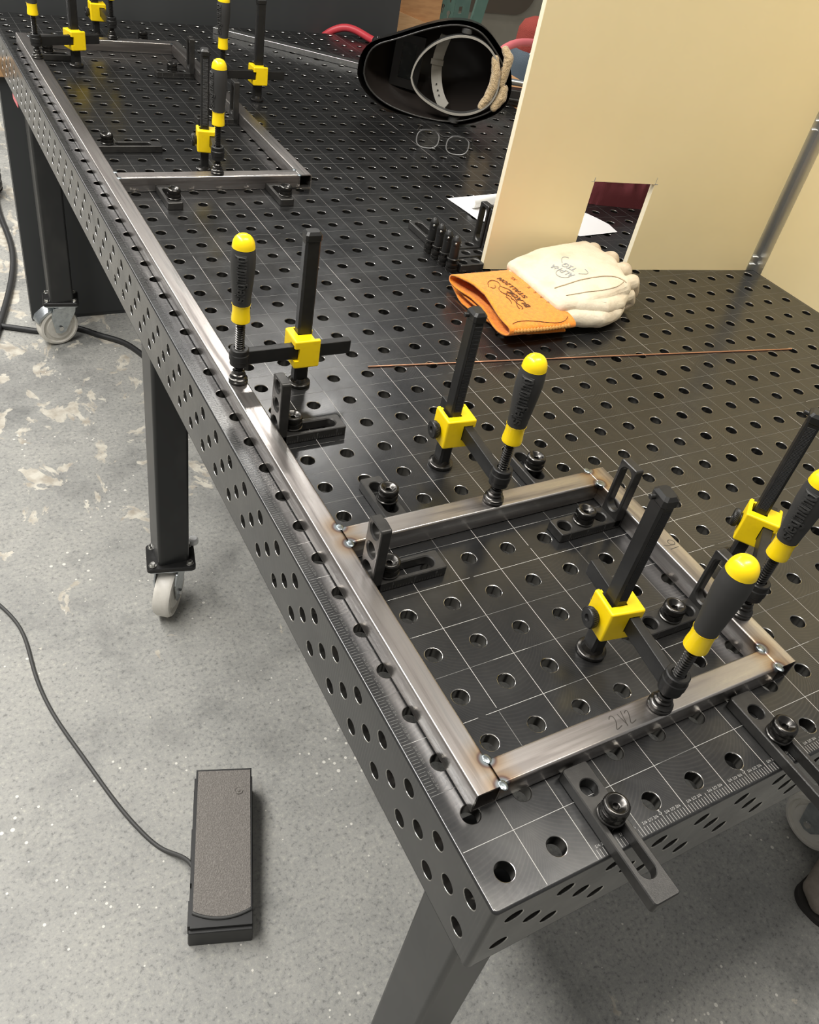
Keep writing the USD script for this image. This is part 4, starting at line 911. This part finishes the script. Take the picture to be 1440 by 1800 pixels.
# ------------------------------------------------------------------ red hose and torch parts behind the helmet
hs = thing('red_hose', 'red hose with a black sleeve coming over the table behind the helmet', 'hose', (40, 94, 0)); OFF[hs] = np.array([40, 94, 0])
hp = spline([(34.5, 101, -14), (36.2, 98.6, -3), (37.8, 97.0, -.1), (39.3, 96.0, .75), (40.6, 94.3, .7), (41.6, 92.0, .45)], 40)
part(hs, 'hose', tube(hp, .42, 14), 'red_hose', smooth=True)
part(hs, 'sleeve', tube(spline([(41.5, 92.2, .47), (42.0, 90.8, .46), (43.0, 88.6, .46), (46, 85.5, .46)], 24), .46, 14), 'rubber_black', smooth=True)
part(hs, 'sleeve_lettering', [T(R(box(-.03, .03, -.02, .02, -.16, .16), .2), 41.55 + .07 * k, 91.6 - .24 * k, .92) for k in range(7)], 'print_grey', smooth=False)
h2 = thing('pink_hose', 'pale red hose passing between the helmet and the screen edge', 'hose', (52, 79, 0)); OFF[h2] = np.array([52, 79, 0])
part(h2, 'hose', tube(spline([(44.6, 73.8, .45), (46.9, 75.8, 2.6), (50.5, 78.2, 4.0), (55.8, 80.85, 4.0), (66, 86, 1.0), (80, 90, -20)], 40), .42, 12), 'pink_hose', smooth=True)
tl = thing('torch_body', 'dark metal tool with raised figures between the helmet pads and the screen', 'tool', (48.5, 72.5, 0)); OFF[tl] = np.array([48.5, 72.5, 0])
td = np.array([.80, -.35, 0]) / np.linalg.norm([.80, -.35]); tn = np.array([td[1], -td[0], 0])
def tool_box(a0, a1, w0, w1, z0, z1):
    m = as_tm(rbox(a0, a1, w0, w1, z0, z1, .1)); v = np.array(m.vertices); return trimesh.Trimesh(np.array([45.2, 73.6, 0]) + v[:, :1] * td + v[:, 1:2] * np.array([-td[1], td[0], 0]) + np.c_[np.zeros((len(v), 2)), v[:, 2]], m.faces, process=False)
part(tl, 'body', [tool_box(-1, 9, -.7, .7, .02, 1.5), tool_box(-1, 9, -.9, -.6, .4, .7)], 'gunmetal', smooth=35)
part(tl, 'tube', tube([np.array([45.2, 73.6, 2.1]) + td * k for k in (-1.0, 4, 9)], .32, 12), 'zinc', smooth=True)
o = np.array([45.2, 73.6, .55]) + td * 1.6 + tn * .705
part(tl, 'raised_figure', [placed_text('10', .8, o, td, (0, 0, 1), .05, True)], 'zinc', smooth=False)

# ------------------------------------------------------------------ beyond the table
pm = lambda m: T(m, 0, 0, H)
pt = thing('black_partition', 'black steel partition standing behind the far table edge', 'partition', (24, 98.4, -H)); OFF[pt] = np.array([24, 98.4, 0])
part(pt, 'sheet', pm(box(.45, 47.68, 98.2, 98.32, -H + .5, 44)), 'black_paint', smooth=False)
for x0, x1, z0, z1 in ((.45, 1.6, -H, 44), (46.5, 47.68, -H, 44), (1.6, 46.5, -H, -H + 1.2), (1.6, 46.5, 42.8, 44)):
    part(pt, 'frame_rail', pm(box(x0, x1, 98.32, 99.4, z0, z1)), 'black_paint', smooth=False)
part(pt, 'wooden_batten', pm(as_tm(rbox(-3.0, 1.08, 97.5, 98.2, -6.55, -4.75, .06))), 'plywood_light', smooth=30)
wb = thing('wooden_crate', 'plywood crate standing right of the black partition', 'crate', (55, 106, -H)); OFF[wb] = np.array([55, 106, 0])
part(wb, 'panel', pm(as_tm(rbox(49.4, 56.0, 102.0, 102.7, -H + .2, 9.5, .05))), 'plywood', smooth=30)
part(wb, 'panel', pm(as_tm(rbox(49.4, 50.1, 102.7, 114, -H + .2, 9.5, .05))), 'plywood', smooth=30)
part(wb, 'panel', pm(as_tm(rbox(55.3, 56.0, 102.7, 114, -H + .2, 9.5, .05))), 'plywood', smooth=30)
bb = trimesh.creation.extrude_polygon(Polygon([(49.0, 1.9), (55.2, .35), (55.2, -5.0), (49.0, -5.0)]), .7, engine='earcut'); v = np.array(bb.vertices); bb = trimesh.Trimesh(np.c_[v[:, 0], 102.0 - v[:, 2], v[:, 1]], bb.faces, process=False); bb.fix_normals()
part(wb, 'batten', pm(bb), 'plywood_light', smooth=False)
part(wb, 'batten', pm(as_tm(rbox(49.0, 56.1, 101.3, 102.0, -H + .2, -H + 4, .05))), 'plywood_light', smooth=30)
rk = thing('rack_upright', 'green steel pallet rack upright with teardrop slots behind the helmet', 'rack', (61, 106, -H)); OFF[rk] = np.array([61, 106, 0])
def slotted_face():
    hs_ = []
    for k in range(-16, 10):
        z = .35 + k * 2.0
        for x, dz in ((1.0, 0.0), (2.1, -.75)):
            hs_.append((x, z + dz))
    poly = sbox(0, -H, 2.95, 30)
    for x, z in hs_: poly = poly.difference(shapely.affinity.scale(Polygon(circle(x, z, .30, 14)()), 1, 1).union(Polygon([(x - .22, z), (x + .22, z), (x + .1, z - .75), (x - .1, z - .75)])))
    return poly
import shapely.affinity
e = trimesh.creation.extrude_polygon(slotted_face(), .12, engine='earcut'); v = np.array(e.vertices); e = trimesh.Trimesh(np.c_[56.3 + v[:, 0] , 104.0 - v[:, 2], v[:, 1]], e.faces, process=False); e.fix_normals()
e2 = sbox(0, -H, 3.5, 30).difference(sbox(1.0, 1.55, 1.8, 2.4)); e2 = trimesh.creation.extrude_polygon(e2, .12, engine='earcut'); v = np.array(e2.vertices)
dd = np.array([.93, .37]); e2 = trimesh.Trimesh(np.c_[59.2 + v[:, 0] * dd[0], 103.95 + v[:, 0] * dd[1] - v[:, 2], v[:, 1]], e2.faces, process=False); e2.fix_normals()
part(rk, 'slotted_face', pm(e), 'rack_green', smooth=False)
part(rk, 'side_face', pm(e2), 'rack_green', smooth=False)
part(rk, 'back_face', pm(box(56.3, 59.2, 107.0, 107.1, -H, 30)), 'rack_green', smooth=False)
part(rk, 'maker_plate', pm(T(R(box(0, 1.25, -.14, -.10, -.55, .15), math.atan2(dd[1], dd[0])), 59.35, 103.9, -.1)), 'rack_green', smooth=False)
br_ = R(box(-.9, .9, -.2, .2, -26, 26), math.radians(9), (0, 1, 0)); part(rk, 'brace', pm(T(br_, 64.4, 106.0, 0.5)), 'rack_green', smooth=False)
wp = thing('wall_plate', 'dark rounded cover plate fixed on the back wall', 'plate', (112, 171.9, 0)); OFF[wp] = np.array([112, 171.9, 0])
pp_ = trimesh.creation.extrude_polygon(Polygon(rrect(96, 123.3, -11.4, 30, 5, 8)()), .3, engine='earcut'); v = np.array(pp_.vertices); pp_ = trimesh.Trimesh(np.c_[v[:, 0], 171.98 - v[:, 2], v[:, 1]], pp_.faces, process=False); pp_.fix_normals()
part(wp, 'plate', pp_, 'wall_plate', smooth=False)
gb = thing('gas_bottle', 'grey-blue bottle with a red top half hidden by the screen edge', 'bottle', (80.6, 112, -H)); OFF[gb] = np.array([80.6, 112, 0])
part(gb, 'body', pm(T(lathe([(0, -H), (4.0, -H), (4.2, -H + .4), (4.2, -6.0), (3.6, -4.1), (0, -3.9)], 40), 80.6, 112, 0)), 'blue_grey', smooth=40)
part(gb, 'cap', pm(T(lathe([(3.3, -4.2), (3.4, -3.6), (3.3, -1.4), (2.7, -.3), (1.5, .3), (0, .5)], 40), 80.6, 112, 0)), 'brick_red', smooth=40)
part(gb, 'valve', pm(T(R(join([cyl(.75, 0, .5, 6, .06), cyl(.4, .5, 1.0, 16, .05)]), math.pi / 2, (1, 0, 0)), 78.0, 108.9, -4.0)), 'bolt_bright')
wd = thing('plank', 'brown plank beside the table edge behind the fleece pads', 'plank', (52, 75, -H)); OFF[wd] = np.array([52, 75, 0])
part(wd, 'board', pm(as_tm(rbox(48.4, 56, 66, 86, -1.2, -.2, .06))), 'plywood', smooth=30)
part(wd, 'trestle', [pm(as_tm(rbox(50.4, 53.6, y, y + 1.6, -H, -1.2, .08))) for y in (67.5, 83)], 'plywood', smooth=30)
tg = thing('pink_tag', 'small pink tag hanging below the table edge near the far corner', 'tag', (1.5, 88, -9.5)); OFF[tg] = np.array([1.5, 88, 0])
part(tg, 'strip', T(as_tm(rbox(.62, .72, 87.0, 89.6, -6.2, -4.03, .03)), 0, 0, 9.5), 'pink_hose', smooth=30)
bg = thing('cable_bundle', 'dark coiled cable heap on the floor at the left picture edge', 'cable', (1.5, 139, -H)); OFF[bg] = np.array([1.5, 139, 0])
an = np.linspace(0, 6 * math.pi, 120); part(bg, 'coil', pm(tube(np.c_[-1.5 + 4.0 * np.cos(an), 139 + 4.5 * np.sin(an), -H + .8 + an / 6], .7, 10)), 'rubber_black', smooth=True)

# ------------------------------------------------------------------ cables, foot pedal, shoe on the floor
def floor_cable(name, label, pts, r, m='rubber_black', n=80):
    t = thing(name, label, 'cable', (pts[0][0], pts[0][1], -H)); OFF[t] = np.array([pts[0][0], pts[0][1], 0])
    p = [(a[0], a[1], (a[2] if len(a) > 2 else 0) + r) for a in pts]
    part(t, 'sheath', tube(spline(p, n), r, 10), m, smooth=True); return t
floor_cable('floor_cable', 'black cable running along the floor behind the white castor wheel', [(-12, 100.5), (-6, 98.6), (-3.18, 97.0), (-1.08, 95.9), (1.6, 94.9), (4.6, 95.2), (7.22, 93.0), (9.85, 90.5), (11.04, 88.2), (12.5, 84), (16, 78), (24, 74)], .36)
floor_cable('floor_cable', 'thick black cable looping along the floor at the left picture edge', [(2.5, 150), (1.9, 138), (1.34, 130.3), (1.2, 118.6), (-1.26, 105.3), (-4.2, 95.4), (-8, 86), (-14, 78)], .42)
pd = np.array([3.55, 10.0]); pd /= np.linalg.norm(pd); pa = math.atan2(pd[1], pd[0])
ped = thing('foot_pedal', 'black foot pedal with a rough grey tread lying on the concrete', 'pedal', (-2.15, 15.6, -H), pa)   # x: away, y: left
HT = lambda x: 2.25 + x * .085
def wedge(x0, x1, y0, y1, z0, dz, n=2):
    v = np.array([(x0, y0, z0), (x1, y0, z0), (x1, y1, z0), (x0, y1, z0), (x0, y0, HT(x0) + dz), (x1, y0, HT(x1) + dz), (x1, y1, HT(x1) + dz), (x0, y1, HT(x0) + dz)])
    return trimesh.convex.convex_hull(v)
part(ped, 'base', [wedge(-.1, 10.9, -2.08, 2.15, 0.0, -1.15), as_tm(rbox(-.25, .05, -2.05, 2.12, .0, 1.9, .08))], 'pedal_plastic', smooth=30)
part(ped, 'treadle', [wedge(.0, 10.95, -1.98, 2.02, 1.2, -.08), wedge(3, 9.5, 2.0, 2.14, .9, -.4), wedge(.3, 1.9, 2.0, 2.2, .6, -.5), wedge(5, 7, 2.1, 2.2, .5, -1.0)], 'pedal_plastic', smooth=30)
tread = []
nx, ny = 90, 40
gx, gy = np.meshgrid(np.linspace(0, 1, nx), np.linspace(-1, 1, ny), indexing='ij')
X = (1.05 - .45 * (1 - gy ** 2)) * (1 - gx) + 10.8 * gx; Y = gy * 1.88; Z = HT(X) - .08 + .05 + .03 * (meshkit.fbm(np.stack([X * 5, Y * 5, 0 * X], -1), 3, 2) - .3)
i = np.arange(nx * ny).reshape(nx, ny); f = np.vstack([np.c_[i[:-1, :-1].ravel(), i[1:, :-1].ravel(), i[1:, 1:].ravel()], np.c_[i[:-1, :-1].ravel(), i[1:, 1:].ravel(), i[:-1, 1:].ravel()]])
part(ped, 'tread_mat', trimesh.Trimesh(np.stack([X, Y, Z], -1).reshape(-1, 3), f, process=False), 'pedal_mat', smooth=True)
lip = np.array([(1.05 - .45 * (1 - t * t) - .12, 1.9 * t) for t in np.linspace(-1, 1, 24)]); part(ped, 'toe_lip', tube(np.c_[lip, HT(lip[:, 0]) + .0], .11, 8), 'cord_grey', smooth=True)
part(ped, 'screw_ring', [trimesh.creation.torus(.27, .028, major_sections=28, minor_sections=8).apply_translation((9.2, -1.05, HT(9.2) + .0)), T(cyl(.1, -.05, .012, 14), 9.2, -1.05, HT(9.2))], 'pedal_mat', smooth=True)
floor_cable('pedal_cord', 'thin grey cord winding over the concrete from the foot pedal', [(-2.5, 20.6, .9), (-3.0, 21.9, .5), (-3.9, 23.1, .0), (-4.91, 24.92), (-5.89, 27.5), (-7.28, 32.26), (-8.72, 37.7), (-9.22, 42.09), (-9.5, 47.06), (-10.61, 50.15), (-13, 54), (-17, 57)], .155, 'cord_grey', 120)
sh = thing('shoe', 'worn brown shoe toe at the lower right picture edge', 'shoe', (42.5, -.6, -H), math.radians(8))
up_ = soft([manifold3d.Manifold.batch_hull([manifold3d.Manifold.sphere(r, 18).translate(p) for p, r in (((-2.4, .0, 1.35), 1.15), ((-2.0, .9, 1.2), .95), ((-2.0, -.9, 1.2), .95), ((1.0, 1.2, 1.3), 1.1), ((1.0, -1.2, 1.3), 1.1), ((1.0, 0, 2.4), 1.1))]),
     manifold3d.Manifold.batch_hull([manifold3d.Manifold.sphere(r, 18).translate(p) for p, r in (((1.0, 0, 2.2), 1.2), ((1.0, 1.1, 1.3), 1.1), ((1.0, -1.1, 1.3), 1.1), ((6.5, .7, 1.5), 1.2), ((6.5, -.7, 1.5), 1.2), ((6.2, 0, 4.2), 1.4))])], .3, 10, .05, 1.0, 3)
part(sh, 'upper', up_, 'shoe_leather', smooth=True)
so = Polygon(rrect(-3.6, 7.8, -1.95, 1.95, 1.6, 10)())
part(sh, 'sole', trimesh.creation.extrude_polygon(so, .55, engine='earcut'), 'shoe_sole', smooth=30)
part(sh, 'lace', [tube(spline([(x, -1.0, 2.55 + .32 * (x - 1)), (x + .1, 0, 3.38 + .36 * (x - 1)), (x, 1.0, 2.55 + .32 * (x - 1))], 12), .1, 7) for x in (1.2, 2.2, 3.2)], 'cord_grey', smooth=True)
